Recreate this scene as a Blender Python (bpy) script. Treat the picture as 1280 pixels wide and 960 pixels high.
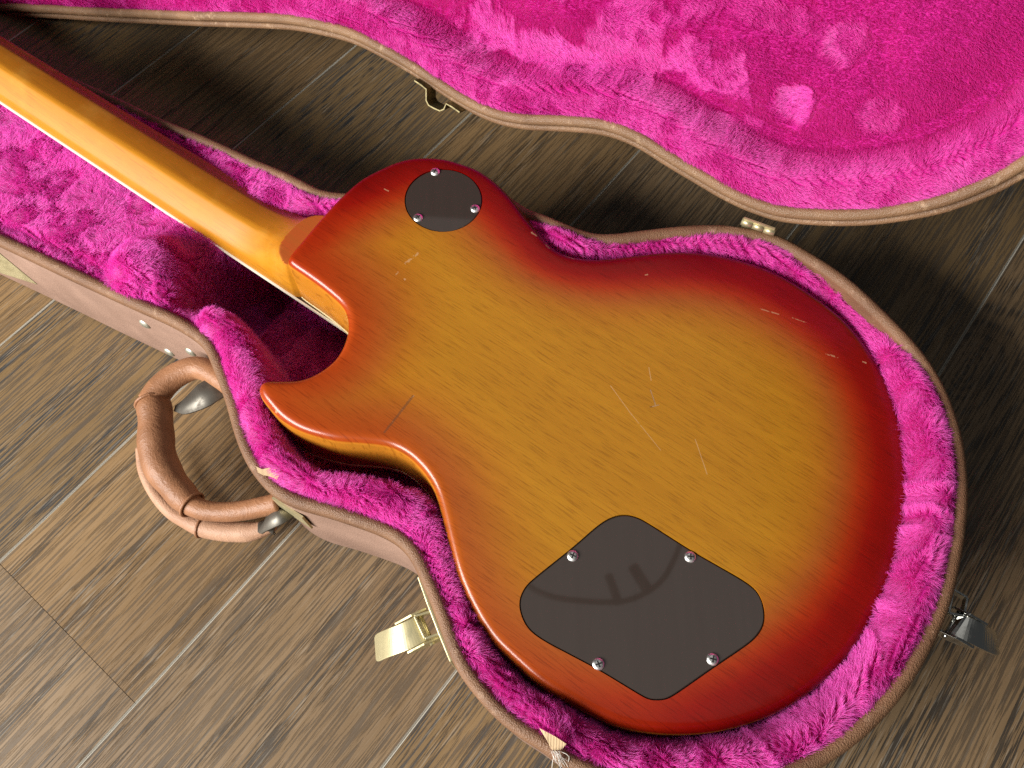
import bpy, bmesh, math
import numpy as np
from mathutils import Matrix, Vector
from mathutils.geometry import delaunay_2d_cdt

for o in list(bpy.data.objects): bpy.data.objects.remove(o)
SC = bpy.context.scene
COL = SC.collection
rng = np.random.default_rng(7)
S = 0.001                                   # everything below is laid out in millimetres

# ------------------------------------------------------------------ camera
FOC, CX, CY, H = 1000.0, 640.0, 480.0, 520.0        # pixels of the 1280 x 960 photograph, camera height in mm
dn = np.array([57.5, 517.0, 1000.0]); dn /= np.linalg.norm(dn)
zx = -dn
xx = np.array([1.0, 0, 0]); xx -= xx.dot(zx) * zx; xx /= np.linalg.norm(xx)
R = np.array([xx, np.cross(zx, xx), zx])            # (right, down, forward) -> world
cam = bpy.data.cameras.new('camera'); cam.sensor_width = 36; cam.lens = 36 * FOC / 1280
cam.clip_start = 0.02; cam.clip_end = 50
co = bpy.data.objects.new('camera', cam); COL.objects.link(co)
M = Matrix.Identity(4)
for i in range(3):
    M[i][0] = R[i][0]; M[i][1] = -R[i][1]; M[i][2] = -R[i][2]
M[2][3] = H * S
co.matrix_world = M
SC.camera = co

# ------------------------------------------------------------------ world, window light, ceiling light, exposure
w = bpy.data.worlds.new('World'); SC.world = w; w.use_nodes = True
w.node_tree.nodes['Background'].inputs[0].default_value = (0.92, 0.96, 1.0, 1)
w.node_tree.nodes['Background'].inputs[1].default_value = 0.05

def area(name, loc, target, sx, sy, power, color):
    l = bpy.data.lights.new(name, 'AREA'); l.shape = 'RECTANGLE'; l.size = sx; l.size_y = sy
    l.energy = power; l.color = color
    o = bpy.data.objects.new(name, l); COL.objects.link(o); o.location = loc
    o.rotation_euler = (Vector(target) - Vector(loc)).to_track_quat('-Z', 'Y').to_euler()
    return o
area('window_light', (-1.55, -0.74, 1.10), (0, 0.2, 0.06), 1.6, 0.70, 120, (1.0, 0.985, 0.95))
area('ceiling_light', (0.5, 0.75, 2.4), (0.5, 0.75, 0), 1.3, 2.2, 3.6, (1.0, 0.97, 0.93))
SC.view_settings.view_transform = 'Standard'; SC.view_settings.look = 'None'
SC.view_settings.exposure = 0.0; SC.view_settings.gamma = 1.0; SC.view_settings.use_curve_mapping = False
SC.render.engine = 'CYCLES'
SC.cycles.use_denoising = False
SC.cycles.max_bounces = 8; SC.cycles.transparent_max_bounces = 4
SC.cycles.diffuse_bounces = 3; SC.cycles.glossy_bounces = 3; SC.cycles.transmission_bounces = 4
SC.cycles.sample_clamp_indirect = 4.0

# ------------------------------------------------------------------ small maths
def ray(p):
    return R @ np.array([(p[0] - CX) / FOC, (p[1] - CY) / FOC, 1.0])
CAMP = np.array([0, 0, H])
def at(p, z):                                        # picture point on the level z (mm)
    r = ray(p); return CAMP + r * ((z - H) / r[2])
def onplane(p, n, P0):
    r = ray(p); return CAMP + r * (n.dot(P0 - CAMP) / n.dot(r))
def unit(v):
    v = np.asarray(v, float); return v / np.linalg.norm(v)

def catmull(P, closed, step):
    P = np.asarray(P, float); n = len(P); out = []
    segs = n if closed else n - 1
    for i in range(segs):
        if closed: a, b, c, d = P[(i-1) % n], P[i], P[(i+1) % n], P[(i+2) % n]
        else: a, b, c, d = P[max(i-1, 0)], P[i], P[i+1], P[min(i+2, n-1)]
        k = max(6, int(np.linalg.norm(c - b) / step * 3))
        t = np.linspace(0, 1, k, endpoint=False)[:, None]
        out.append(0.5 * ((2*b) + (-a + c)*t + (2*a - 5*b + 4*c - d)*t**2 + (-a + 3*b - 3*c + d)*t**3))
    Q = np.concatenate(out + ([] if closed else [P[-1:]]))
    if closed: Q = np.concatenate([Q, Q[:1]])
    L = np.concatenate([[0], np.cumsum(np.linalg.norm(np.diff(Q, axis=0), axis=1))])
    m = max(8, int(L[-1] / step))
    s = np.linspace(0, L[-1], m + (0 if closed else 1), endpoint=not closed)
    return np.stack([np.interp(s, L, Q[:, k]) for k in range(Q.shape[1])], 1)
def smooth(P, it):
    P = P.copy()
    for _ in range(it): P = 0.5*P + 0.25*(np.roll(P, 1, 0) + np.roll(P, -1, 0))
    return P
def ccw(P):
    a = np.sum(P[:, 0]*np.roll(P[:, 1], -1) - np.roll(P[:, 0], -1)*P[:, 1])
    return P if a > 0 else P[::-1].copy()
def normals(P):                                      # outward for a ccw loop
    t = np.roll(P, -1, 0) - np.roll(P, 1, 0); t /= np.linalg.norm(t, axis=1)[:, None] + 1e-9
    return np.stack([t[:, 1], -t[:, 0]], 1)
def sdist(Q, P):                                     # signed distance to closed polygon, + inside
    Q = np.asarray(Q, float); out = np.empty(len(Q))
    A = P; B = np.roll(P, -1, 0); d = B - A; dd = (d**2).sum(1) + 1e-12
    for i in range(0, len(Q), 4000):
        q = Q[i:i+4000]
        ap = q[:, None, :] - A[None]
        t = np.clip((ap * d[None]).sum(2) / dd[None], 0, 1)
        dist = np.sqrt(((ap - t[..., None]*d[None])**2).sum(2).min(1))
        cond = (A[None, :, 1] > q[:, None, 1]) != (B[None, :, 1] > q[:, None, 1])
        xint = A[None, :, 0] + (q[:, None, 1] - A[None, :, 1]) * (d[None, :, 0] / np.where(np.abs(d[None, :, 1]) < 1e-9, 1e-9, d[None, :, 1]))
        ins = ((cond & (q[:, None, 0] < xint)).sum(1) % 2) == 1
        out[i:i+4000] = np.where(ins, dist, -dist)
    return out
def sst(x, a=0.0, b=1.0):
    t = np.clip((x - a) / (b - a), 0, 1); return t*t*(3 - 2*t)
_lat = np.random.default_rng(3).random((256, 256))
def vnoise(x, y):
    xi = np.floor(x).astype(int); yi = np.floor(y).astype(int); fx = x - xi; fy = y - yi
    fx = fx*fx*(3-2*fx); fy = fy*fy*(3-2*fy)
    g = lambda a, b: _lat[a & 255, b & 255]
    return (g(xi, yi)*(1-fx) + g(xi+1, yi)*fx)*(1-fy) + (g(xi, yi+1)*(1-fx) + g(xi+1, yi+1)*fx)*fy
def fbm(x, y, o=3):
    s = 0; a = 0.5
    for k in range(o):
        s = s + a*vnoise(x*2**k + 17.3*k, y*2**k + 5.1*k); a *= 0.5
    return s / (1 - 0.5**o)

# ------------------------------------------------------------------ mesh helpers
def link(name, me, mat=None, parent=None, smooth_=True):
    o = bpy.data.objects.new(name, me); COL.objects.link(o)
    if mat is not None:
        for m in (mat if isinstance(mat, (list, tuple)) else [mat]): me.materials.append(m)
    if smooth_:
        me.polygons.foreach_set('use_smooth', [True]*len(me.polygons))
    if parent is not None: o.parent = parent
    return o
def mesh(name, V, F, mat=None, parent=None, smooth_=True, matidx=None):
    me = bpy.data.meshes.new(name)
    V = np.asarray(V, float) * S
    me.from_pydata([tuple(v) for v in V], [], [tuple(int(i) for i in f) for f in F])
    if matidx is not None: me.polygons.foreach_set('material_index', matidx)
    me.update()
    bm = bmesh.new(); bm.from_mesh(me); bmesh.ops.recalc_face_normals(bm, faces=bm.faces); bm.to_mesh(me); bm.free()
    return link(name, me, mat, parent, smooth_)
def empty(name, loc=(0, 0, 0), parent=None):
    o = bpy.data.objects.new(name, None); COL.objects.link(o); o.location = Vector(loc) * S
    o.empty_display_size = 0.05
    if parent: o.parent = parent
    return o
def tag(o, label=None, cat=None, group=None, kind=None):
    for k, v in (('label', label), ('category', cat), ('group', group), ('kind', kind)):
        if v: o[k] = v
    return o
def sweep_loop(P, prof, T, cap=False):               # closed loop P, profile [(offset, height)], T maps (x, y, h) -> world
    N = normals(P); n = len(P); V = []; F = []
    for o_, h in prof:
        q = P + N*o_; V.append(T(q[:, 0], q[:, 1], np.full(n, float(h))))
    V = np.concatenate(V); m = len(prof)
    for k in range(m-1):
        for i in range(n):
            j = (i+1) % n; F.append((k*n+i, k*n+j, (k+1)*n+j, (k+1)*n+i))
    if cap: F.append(tuple(range((m-1)*n, m*n)))
    return V, F
def tube(path, rad, sides=14, capends=True, squash=None):
    path = np.asarray(path, float); n = len(path); V = []; F = []
    rad = np.broadcast_to(np.asarray(rad, float), (n,))
    t = np.gradient(path, axis=0); t /= np.linalg.norm(t, axis=1)[:, None] + 1e-9
    ref = np.array([0, 0, 1.0])
    for i in range(n):
        a = ref - ref.dot(t[i])*t[i]
        if np.linalg.norm(a) < 1e-3: a = np.array([1.0, 0, 0])
        a = unit(a); b = np.cross(t[i], a)
        for k in range(sides):
            g = 2*math.pi*k/sides
            sa = 1.0 if squash is None else squash
            V.append(path[i] + rad[i]*(math.cos(g)*a*sa + math.sin(g)*b))
    for i in range(n-1):
        for k in range(sides):
            l = (k+1) % sides; F.append((i*sides+k, i*sides+l, (i+1)*sides+l, (i+1)*sides+k))
    if capends:
        F.append(tuple(range(sides))); F.append(tuple((n-1)*sides+k for k in range(sides)))
    return np.array(V), F
def ribbon(P, Wd, wdt, thick, up):                   # strip: path P, width direction Wd (per point or one), thickness along up
    P = np.asarray(P, float); n = len(P); Wd = np.broadcast_to(np.asarray(Wd, float), (n, 3)); up = np.broadcast_to(np.asarray(up, float), (n, 3))
    wdt = np.broadcast_to(np.asarray(wdt, float), (n,))
    V = []; F = []
    for i in range(n):
        for a, b in ((-.5, -.5), (.5, -.5), (.5, .5), (-.5, .5)):
            V.append(P[i] + Wd[i]*wdt[i]*a + up[i]*thick*b)
    for i in range(n-1):
        for k in range(4):
            l = (k+1) % 4; F.append((4*i+k, 4*i+l, 4*i+4+l, 4*i+4+k))
    F += [(0, 1, 2, 3), (4*n-4, 4*n-3, 4*n-2, 4*n-1)]
    return np.array(V), F
def join(*parts):
    V = []; F = []; o = 0
    for v, f in parts:
        V.append(np.asarray(v)); F += [tuple(i+o for i in q) for q in f]; o += len(v)
    return np.concatenate(V), F
def bevel(o, wd, seg=2):
    m = o.modifiers.new('bevel', 'BEVEL'); m.width = wd*S; m.segments = seg; m.limit_method = 'ANGLE'; m.angle_limit = math.radians(40)
    return o

# ------------------------------------------------------------------ materials
class Mat:
    def __init__(s, name):
        s.m = bpy.data.materials.new(name); s.m.use_nodes = True; s.t = s.m.node_tree
        s.b = s.t.nodes['Principled BSDF']; s.out = s.t.nodes['Material Output']
    def n(s, typ, **kw):
        nd = s.t.nodes.new(typ)
        for k, v in kw.items():
            if k.startswith('i_'):
                key = k[2:]; key = int(key) if key.isdigit() else key.replace('_', ' ')
                s.put(nd.inputs[key], v)
            else: setattr(nd, k, v)
        return nd
    def put(s, sock, v):
        if isinstance(v, bpy.types.NodeSocket): s.t.links.new(v, sock)
        else: sock.default_value = v
    def set(s, **kw):
        for k, v in kw.items(): s.put(s.b.inputs[k.replace('_', ' ')], v)
        return s
    def math(s, op, a, b=0.0, c=None, clamp=False):
        nd = s.t.nodes.new('ShaderNodeMath'); nd.operation = op; nd.use_clamp = clamp
        s.put(nd.inputs[0], a); s.put(nd.inputs[1], b)
        if c is not None: s.put(nd.inputs[2], c)
        return nd.outputs[0]
    def mix(s, f, a, b, mode='MIX'):
        nd = s.t.nodes.new('ShaderNodeMix'); nd.data_type = 'RGBA'; nd.blend_type = mode
        s.put(nd.inputs[0], f)
        for k, v in ((6, a), (7, b)): s.put(nd.inputs[k], v if isinstance(v, bpy.types.NodeSocket) else (*v, 1))
        return nd.outputs[2]
    def ramp(s, f, stops):
        nd = s.t.nodes.new('ShaderNodeValToRGB'); s.put(nd.inputs[0], f)
        e = nd.color_ramp.elements
        while len(e) < len(stops): e.new(0.5)
        for k, (p, c) in enumerate(stops):
            e[k].position = p; e[k].color = (*c, 1) if isinstance(c, (tuple, list)) else (c, c, c, 1)
        return nd.outputs[0]
    def coords(s, scale=(1, 1, 1), typ='Object', vec=None, rot=(0, 0, 0), loc=(0, 0, 0)):
        if vec is None: vec = s.n('ShaderNodeTexCoord').outputs[typ]
        nd = s.n('ShaderNodeMapping'); s.put(nd.inputs[0], vec); nd.inputs['Scale'].default_value = scale
        nd.inputs['Rotation'].default_value = rot; nd.inputs['Location'].default_value = loc
        return nd.outputs[0]
    def noise(s, vec, scale, detail=4, rough=0.5, dist=0.0):
        nd = s.n('ShaderNodeTexNoise'); s.put(nd.inputs['Vector'], vec); s.put(nd.inputs['Scale'], scale)
        nd.inputs['Detail'].default_value = detail; nd.inputs['Roughness'].default_value = rough; nd.inputs['Distortion'].default_value = dist
        return nd.outputs[0]
    def bump(s, h, strength, dist, normal=None):
        nd = s.n('ShaderNodeBump'); s.put(nd.inputs['Height'], h); s.put(nd.inputs['Strength'], strength); nd.inputs['Distance'].default_value = dist*S
        if normal is not None: s.put(nd.inputs['Normal'], normal)
        return nd.outputs[0]

def leather(name, base, dark, rough=0.5, grain=900.0, bump=0.5, wear=None, fold=0.0):
    m = Mat(name); v = m.coords()
    n1 = m.noise(v, 35, 4); n2 = m.noise(v, 260, 3)
    vo = m.n('ShaderNodeTexVoronoi', i_Scale=grain); m.put(vo.inputs['Vector'], v)
    c = m.mix(m.ramp(n1, [(0.35, 0.0), (0.7, 1.0)]), dark, base)
    c = m.mix(m.math('MULTIPLY', m.ramp(n2, [(0.5, 0.0), (0.75, 1.0)]), 0.35), c, tuple(k*0.6 for k in base))
    if wear:
        n3 = m.noise(v, 120, 5, 0.7)
        c = m.mix(m.math('MULTIPLY', m.ramp(n3, [(0.58, 0.0), (0.7, 1.0)]), 0.6), c, wear)
    nrm = m.bump(m.math('ADD', vo.outputs['Distance'], m.math('MULTIPLY', n2, 0.2)), bump, 0.35)
    if fold:
        fo = m.noise(v, 75, 3, 0.55, 1.2)
        cr = m.ramp(fo, [(0.40, 0.0), (0.48, 1.0), (0.56, 0.1), (0.7, 0.6)])
        nrm = m.bump(cr, fold, 1.6, nrm)
        c = m.mix(m.math('MULTIPLY', m.ramp(fo, [(0.38, 1.0), (0.46, 0.0)]), 0.22), c, tuple(k*0.7 for k in dark))
    m.set(Base_Color=c, Roughness=rough, Normal=nrm)
    m.b.inputs['Specular IOR Level'].default_value = 0.4
    return m.m

MAT = {}
MAT['tolex'] = leather('tolex', (0.29, 0.178, 0.130), (0.225, 0.134, 0.096), 0.66, 900, 0.6)
MAT['rim'] = leather('rim_binding', (0.215, 0.108, 0.054), (0.145, 0.070, 0.035), 0.55, 1300, 0.9, (0.34, 0.21, 0.13))
MAT['lidrim'] = leather('lid_binding', (0.25, 0.138, 0.070), (0.165, 0.088, 0.044), 0.5, 1200, 0.9, (0.48, 0.32, 0.195))
MAT['handle'] = leather('handle_leather', (0.33, 0.152, 0.072), (0.22, 0.095, 0.042), 0.5, 1000, 0.35, None, 0.13)
MAT['handle_pale'] = leather('handle_under', (0.46, 0.27, 0.17), (0.34, 0.18, 0.105), 0.58, 1000, 0.35, None, 0.12)

def metal(name, base, rough, tarn=0.5, tarncol=(0.14, 0.11, 0.05), met=1.0):
    m = Mat(name); v = m.coords()
    n = m.noise(v, 120, 6, 0.65)
    f = m.ramp(n, [(0.45, 0.0), (0.68, 1.0)])
    m.set(Base_Color=m.mix(m.math('MULTIPLY', f, tarn), base, tarncol), Metallic=met,
          Roughness=m.math('ADD', rough, m.math('MULTIPLY', f, 0.25)), Normal=m.bump(n, 0.15, 0.3))
    return m.m
MAT['brass'] = metal('worn_brass', (0.60, 0.53, 0.31), 0.34, 0.6, (0.22, 0.17, 0.08), 0.72)
MAT['old_brass'] = metal('dull_brass', (0.30, 0.25, 0.13), 0.5, 0.6, (0.10, 0.08, 0.04), 0.9)
MAT['nickel'] = metal('nickel', (0.92, 0.91, 0.87), 0.33, 0.15, (0.4, 0.38, 0.3))
MAT['rivet'] = metal('dull_rivet', (0.52, 0.51, 0.42), 0.45, 0.5, (0.25, 0.23, 0.17))
MAT['chrome'] = metal('dull_chrome', (0.62, 0.62, 0.58), 0.14, 0.3, (0.2, 0.19, 0.15))
MAT['steel'] = metal('old_steel', (0.17, 0.155, 0.13), 0.5, 0.7, (0.06, 0.045, 0.035), 0.8)
def plain(name, col, rough=0.5, spec=0.5, coat=0.0):
    m = Mat(name); m.set(Base_Color=(*col, 1), Roughness=rough); m.b.inputs['Specular IOR Level'].default_value = spec
    m.b.inputs['Coat Weight'].default_value = coat
    return m.m
MAT['dark'] = plain('cavity_black', (0.008, 0.007, 0.006), 0.8)
def cream():
    m = Mat('cream_binding'); v = m.coords()
    m.set(Base_Color=m.mix(m.noise(v, 60, 4), (0.78, 0.62, 0.30), (0.85, 0.74, 0.46)), Roughness=0.3); return m.m
MAT['cream'] = cream()
def plastic():
    m = Mat('dark_brown_plastic'); v = m.coords()
    n = m.noise(v, 900, 3); n2 = m.noise(m.coords((200, 14, 1)), 1.0, 4)
    m.set(Base_Color=m.mix(n2, (0.038, 0.027, 0.022), (0.045, 0.033, 0.027)), Roughness=m.math('ADD', 0.025, m.math('MULTIPLY', n, 0.02)))
    m.b.inputs['Specular IOR Level'].default_value = 0.55
    return m.m
MAT['plastic'] = plastic()
def webbing():
    m = Mat('beige_webbing'); v = m.coords()
    wv = m.n('ShaderNodeTexWave', i_Scale=420.0); wv.inputs['Distortion'].default_value = 0.5; m.put(wv.inputs['Vector'], v)
    m.set(Base_Color=m.mix(wv.outputs['Fac'], (0.42, 0.27, 0.14), (0.68, 0.50, 0.30)), Roughness=0.8, Normal=m.bump(wv.outputs['Fac'], 0.6, 0.4)); return m.m
MAT['webbing'] = webbing()
MAT['thread'] = plain('frayed_thread', (0.75, 0.70, 0.62), 0.8)
MAT['rosewood'] = plain('rosewood', (0.04, 0.022, 0.014), 0.5)

def pile_mat(name, root, tip):
    m = Mat(name); t = m.t
    t.nodes.remove(m.b)
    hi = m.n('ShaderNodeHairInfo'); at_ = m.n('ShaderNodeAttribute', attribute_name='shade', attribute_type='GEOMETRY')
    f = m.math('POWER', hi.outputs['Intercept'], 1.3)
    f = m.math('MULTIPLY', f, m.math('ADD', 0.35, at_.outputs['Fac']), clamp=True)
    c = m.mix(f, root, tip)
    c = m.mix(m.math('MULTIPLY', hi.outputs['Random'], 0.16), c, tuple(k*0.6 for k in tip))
    d = m.n('ShaderNodeBsdfDiffuse'); m.put(d.inputs[0], c)
    tr = m.n('ShaderNodeBsdfTranslucent'); m.put(tr.inputs[0], c)
    gl = m.n('ShaderNodeBsdfHair'); gl.component = 'Reflection'; gl.inputs['Color'].default_value = (1.0, 0.62, 0.95, 1)
    gl.inputs['RoughnessU'].default_value = 0.35; gl.inputs['RoughnessV'].default_value = 0.8
    m1 = m.n('ShaderNodeMixShader'); m1.inputs[0].default_value = 0.4; t.links.new(d.outputs[0], m1.inputs[1]); t.links.new(tr.outputs[0], m1.inputs[2])
    m2 = m.n('ShaderNodeMixShader'); m2.inputs[0].default_value = 0.14; t.links.new(m1.outputs[0], m2.inputs[1]); t.links.new(gl.outputs[0], m2.inputs[2])
    t.links.new(m2.outputs[0], m.out.inputs['Surface'])
    return m.m
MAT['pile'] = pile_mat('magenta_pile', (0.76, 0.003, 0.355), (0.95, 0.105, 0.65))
def backing():
    m = Mat('magenta_backing'); v = m.coords()
    m.set(Base_Color=m.mix(m.noise(v, 200, 4), (0.36, 0.001, 0.165), (0.46, 0.002, 0.21)), Roughness=0.9); return m.m
MAT['backing'] = backing()

# wood of the floor: x runs along the plank, y across, metres
def plank_mat(name, c1, c2, dark, rings, seed, cath, knots=(), pore_amt=0.8):
    m = Mat(name)
    oi = m.n('ShaderNodeObjectInfo')
    base = m.n('ShaderNodeTexCoord').outputs['Object']
    off = m.n('ShaderNodeVectorMath', operation='ADD'); m.put(off.inputs[0], base)
    cb = m.n('ShaderNodeCombineXYZ'); m.put(cb.inputs[0], m.math('MULTIPLY', oi.outputs['Random'], 37.0)); m.put(cb.inputs[1], m.math('MULTIPLY', oi.outputs['Random'], 11.0)); cb.inputs[2].default_value = seed
    t = m.t; t.links.new(cb.outputs[0], off.inputs[1]); v = off.outputs[0]
    big = m.noise(m.coords((4.0, 14.0, 1), vec=v), 1.0, 3, 0.5)
    # growth rings: contour lines of a stretched noise field, closed round any knot
    fld = m.noise(m.coords((1.3*cath, 9.0, 1), vec=v), 1.0, 2.0, 0.4, 0.1)
    rag = m.noise(m.coords((30.0, 230.0, 1), vec=v), 1.0, 3, 0.65)
    ph = m.math('ADD', m.math('MULTIPLY', fld, rings), m.math('MULTIPLY', rag, 0.42))
    sp = m.n('ShaderNodeSeparateXYZ'); m.put(sp.inputs[0], base)
    for (kx, ky, sx, sy, A) in knots:
        dx = m.math('DIVIDE', m.math('SUBTRACT', sp.outputs[0], kx), sx); dy = m.math('DIVIDE', m.math('SUBTRACT', sp.outputs[1], ky), sy)
        r2 = m.math('ADD', m.math('MULTIPLY', dx, dx), m.math('MULTIPLY', dy, dy))
        ph = m.math('ADD', ph, m.math('MULTIPLY', m.math('POWER', 2.718, m.math('MULTIPLY', m.math('SQRT', r2), -1.0)), A))
    ring = m.math('FRACT', ph)
    zone = m.ramp(ring, [(0.0, 0.95), (0.10, 1.0), (0.30, 0.65), (0.52, 0.10), (0.84, 0.16), (1.0, 0.9)])
    d1 = m.noise(m.coords((24.0, 720.0, 1), vec=v), 1.0, 4, 0.6)
    d2 = m.noise(m.coords((12.0, 330.0, 1), vec=v, loc=(3, 7, 0)), 1.0, 3, 0.5)
    pore = m.ramp(m.math('ADD', m.math('MULTIPLY', d1, 0.72), m.math('MULTIPLY', d2, 0.28)), [(0.485, 0.0), (0.545, 1.0)])
    late = m.math('MULTIPLY', pore, m.math('ADD', 0.58, m.math('MULTIPLY', zone, 0.5)), clamp=True)
    lime = m.ramp(m.noise(m.coords((36.0, 900.0, 1), vec=v, loc=(5, 3, 0)), 1.0, 3, 0.6), [(0.56, 0.0), (0.63, 1.0)])
    lime = m.math('MULTIPLY', lime, m.math('ADD', 0.15, zone))
    c = m.mix(m.ramp(big, [(0.3, 0.0), (0.7, 1.0)]), c1, c2)
    c = m.mix(m.math('MULTIPLY', zone, 0.28), c, tuple(0.62*k for k in c1))
    c = m.mix(m.math('MULTIPLY', late, pore_amt), c, dark)
    c = m.mix(m.math('MULTIPLY', lime, 0.26), c, (0.40, 0.345, 0.27))
    h = m.math('SUBTRACT', m.math('MULTIPLY', rag, 0.35), m.math('ADD', late, m.math('MULTIPLY', zone, 0.30)))
    m.set(Base_Color=c, Roughness=m.ramp(d2, [(0.3, 0.40), (0.7, 0.58)]), Normal=m.bump(h, 0.55, 0.45))
    m.b.inputs['Specular IOR Level'].default_value = 0.45
    return m.m
WOOD = dict(a=((0.176, 0.105, 0.045), (0.250, 0.152, 0.067), (0.030, 0.022, 0.015)), b=((0.160, 0.101, 0.050), (0.222, 0.143, 0.073), (0.026, 0.022, 0.018)), c=((0.155, 0.096, 0.041), (0.205, 0.128, 0.056), (0.020, 0.026, 0.032)))
MAT['plankA'] = plank_mat('smoked_oak', *WOOD['a'], 9.0, 1.7, 0.45)
MAT['plankB'] = plank_mat('grey_oak', *WOOD['b'], 12.0, 4.1, 0.30)
MAT['plankC'] = plank_mat('knotted_oak', *WOOD['c'], 8.0, 8.3, 0.7)
def edge_mat():
    m = Mat('pale_edge'); v = m.coords((8, 60, 60))
    m.set(Base_Color=m.mix(m.noise(v, 1.0, 4), (0.24, 0.215, 0.17), (0.50, 0.47, 0.40)), Roughness=0.5); return m.m
MAT['edge'] = edge_mat()

# ------------------------------------------------------------------ floor: sub-floor slab and single planks
floor = mesh('floor', [(-3000, -3000, -16), (3000, -3000, -16), (3000, 3000, -16), (-3000, 3000, -16)], [(0, 1, 2, 3)], plain('subfloor', (0.30, 0.28, 0.24), 0.7))
tag(floor, kind='structure')
FD = math.radians(52.0); fd = np.array([math.cos(FD), math.sin(FD)]); fn = np.array([-fd[1], fd[0]])
PW = 146.0
joint0 = float(at((100, 808), 0)[:2] @ fd)
def plank(n0, s0, s1, mat):
    # local frame: x along, y across, top at z = 0, chamfer with its own pale material
    L = s1 - s0 - 0.06; W = PW - 0.2; c = 0.8; d = 0.6; B = -15.0
    V = [(0, 0, B), (L, 0, B), (L, W, B), (0, W, B), (0, 0, -d), (L, 0, -d), (L, W, -d), (0, W, -d),
         (0.15, c, 0), (L-0.15, c, 0), (L-0.15, W-c, 0), (0.15, W-c, 0)]
    F = [(8, 9, 10, 11), (4, 5, 9, 8), (6, 7, 11, 10), (5, 6, 10, 9), (7, 4, 8, 11), (0, 1, 5, 4), (1, 2, 6, 5), (2, 3, 7, 6), (3, 0, 4, 7)]
    o = mesh('plank', V, F, [mat, MAT['edge']], floor, False, [0, 1, 1, 0, 0, 1, 0, 1, 0])
    p = fd*s0 + fn*n0
    o.location = (p[0]*S, p[1]*S, 0); o.rotation_euler = (0, 0, FD)
    return o
def knotted(i, s0, wood, seed, cath, rings, *ks):
    out = []
    for p, sx, sy, A in ks:
        q = at(p, 0)[:2]; out.append((float((q @ fd - s0)*S), float((q @ fn - (-54.5 + PW*i))*S), sx, sy, A))
    return plank_mat('knotted_oak', *WOOD[wood], rings, seed, cath, out, 0.9)
mats = [MAT['plankA'], MAT['plankB'], MAT['plankC']]
k = 0
for i in range(-6, 9):
    n0 = -54.5 + PW*i
    if i == 2: cuts = [-2000, joint0, 1200, 2400]
    else:
        sft = (i*431 % 1100)
        cuts = [-2400 + sft - 0, -1100 + sft - 550 if sft > 500 else -900 + sft - 700, 1050 + (i*277 % 300), 2500]
    for a_, b_ in zip(cuts[:-1], cuts[1:]):
        mt = {2: MAT['plankB'] if a_ < joint0 - 1 else MAT['plankA'], 3: MAT['plankA'], 4: MAT['plankA'], 1: MAT['plankB'], 0: MAT['plankC'], 5: MAT['plankC'], -1: MAT['plankC']}.get(i, mats[k % 3])
        if a_ < 100 < b_ or (a_ < 500 < b_):
            if i == 3: mt = knotted(i, a_, 'c', 2.2, 0.5, 5.0, ((455, 95), 0.085, 0.030, 7.0), ((420, 175), 0.05, 0.022, 4.0))
            if i == -1: mt = knotted(i, a_, 'b', 5.2, 0.4, 7.0, ((1207, 462), 0.045, 0.026, 9.0))
            if i == 5: mt = knotted(i, a_, 'c', 3.1, 0.4, 6.0, ((72, 62), 0.07, 0.022, 8.0))
        plank(n0, a_, b_, mt); k += 1

# ------------------------------------------------------------------ guitar case: outline of the tray rim
AXD = math.radians(-34.5); AU = np.array([math.cos(AXD), math.sin(AXD)]); AV = np.array([-AU[1], AU[0]])
RZ = 85.0
def ab(p, z): q = at(p, z)[:2]; return (q @ AU, q @ AV)
rim_px = [(0,305),(80,343),(160,380),(205,400),(235,417),(254,434),(267,465),(280,500),(293,546),(310,584),(337,616),(370,633),(400,641),(440,654),(475,667),(500,682),(515,702),(525,725),(535,747),(546,775),(567,831),(596,872),(616,894),(644,918),(677,938),(707,960),(770,987),(850,999),(930,994),(990,977),(1028,960),(1078,925),(1124,878),(1159,825),(1188,762),(1202,708),(1211,648),(1212,600),(1207,556),(1198,521),(1184,485),(1159,443),(1131,411),(1096,376),(1057,342),(1014,314),(972,292),(920,281),(886,279),(849,281),(811,285),(781,289),(755,291),(734,288),(710,279),(691,271),(680,266),(660,260),(630,240),(590,227),(545,223),(500,230),(460,240),(422,239),(400,235),(375,222),(350,210),(320,198),(295,186),(250,166),(200,146),(150,122),(105,102),(71,88)]
pts = [ab(p, RZ) for p in rim_px]
pts += [(-690, 199), (-770, 192), (-850, 206), (-915, 200), (-950, 165), (-962, 110), (-952, 55), (-915, 14), (-855, 6), (-770, 28), (-690, 42), (-600, 56)]
case_out = smooth(ccw(catmull(pts, True, 4.0)), 3)
Ncase = normals(case_out)
rim_c = case_out - Ncase*4.0                         # centre line of the rim binding
def Tc(x, y, h):                                     # case frame -> world mm
    q = np.outer(x, AU) + np.outer(y, AV); return np.column_stack([q, h])

case = empty('guitar_case', (*(AU*-150 + AV*180), 0))
tag(case, 'open brown shaped guitar case lined with magenta plush, lid tipped back', 'guitar case')
CO = np.array([*(AU*-150 + AV*180), 0.0])
def part(name, VF, mat, parent=case, smooth_=True, off=None):
    o = mesh(name, VF[0] - (CO if off is None else off), VF[1], mat, parent, smooth_); return o

part('shell', sweep_loop(rim_c, [(1.5, 81), (2.6, 79), (2.6, 6), (1.0, 1.5), (-3, 0.3)], Tc, True), MAT['tolex'])
th = np.linspace(-0.5, math.pi + 0.5, 13)
part('rim_binding', sweep_loop(rim_c, [(-4.2, 74)] + [(-4.2*math.cos(t), 81.5 + 4.2*math.sin(t)) for t in th] + [(4.2, 78.6), (2.7, 78.2)], Tc), MAT['rim'])

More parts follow.
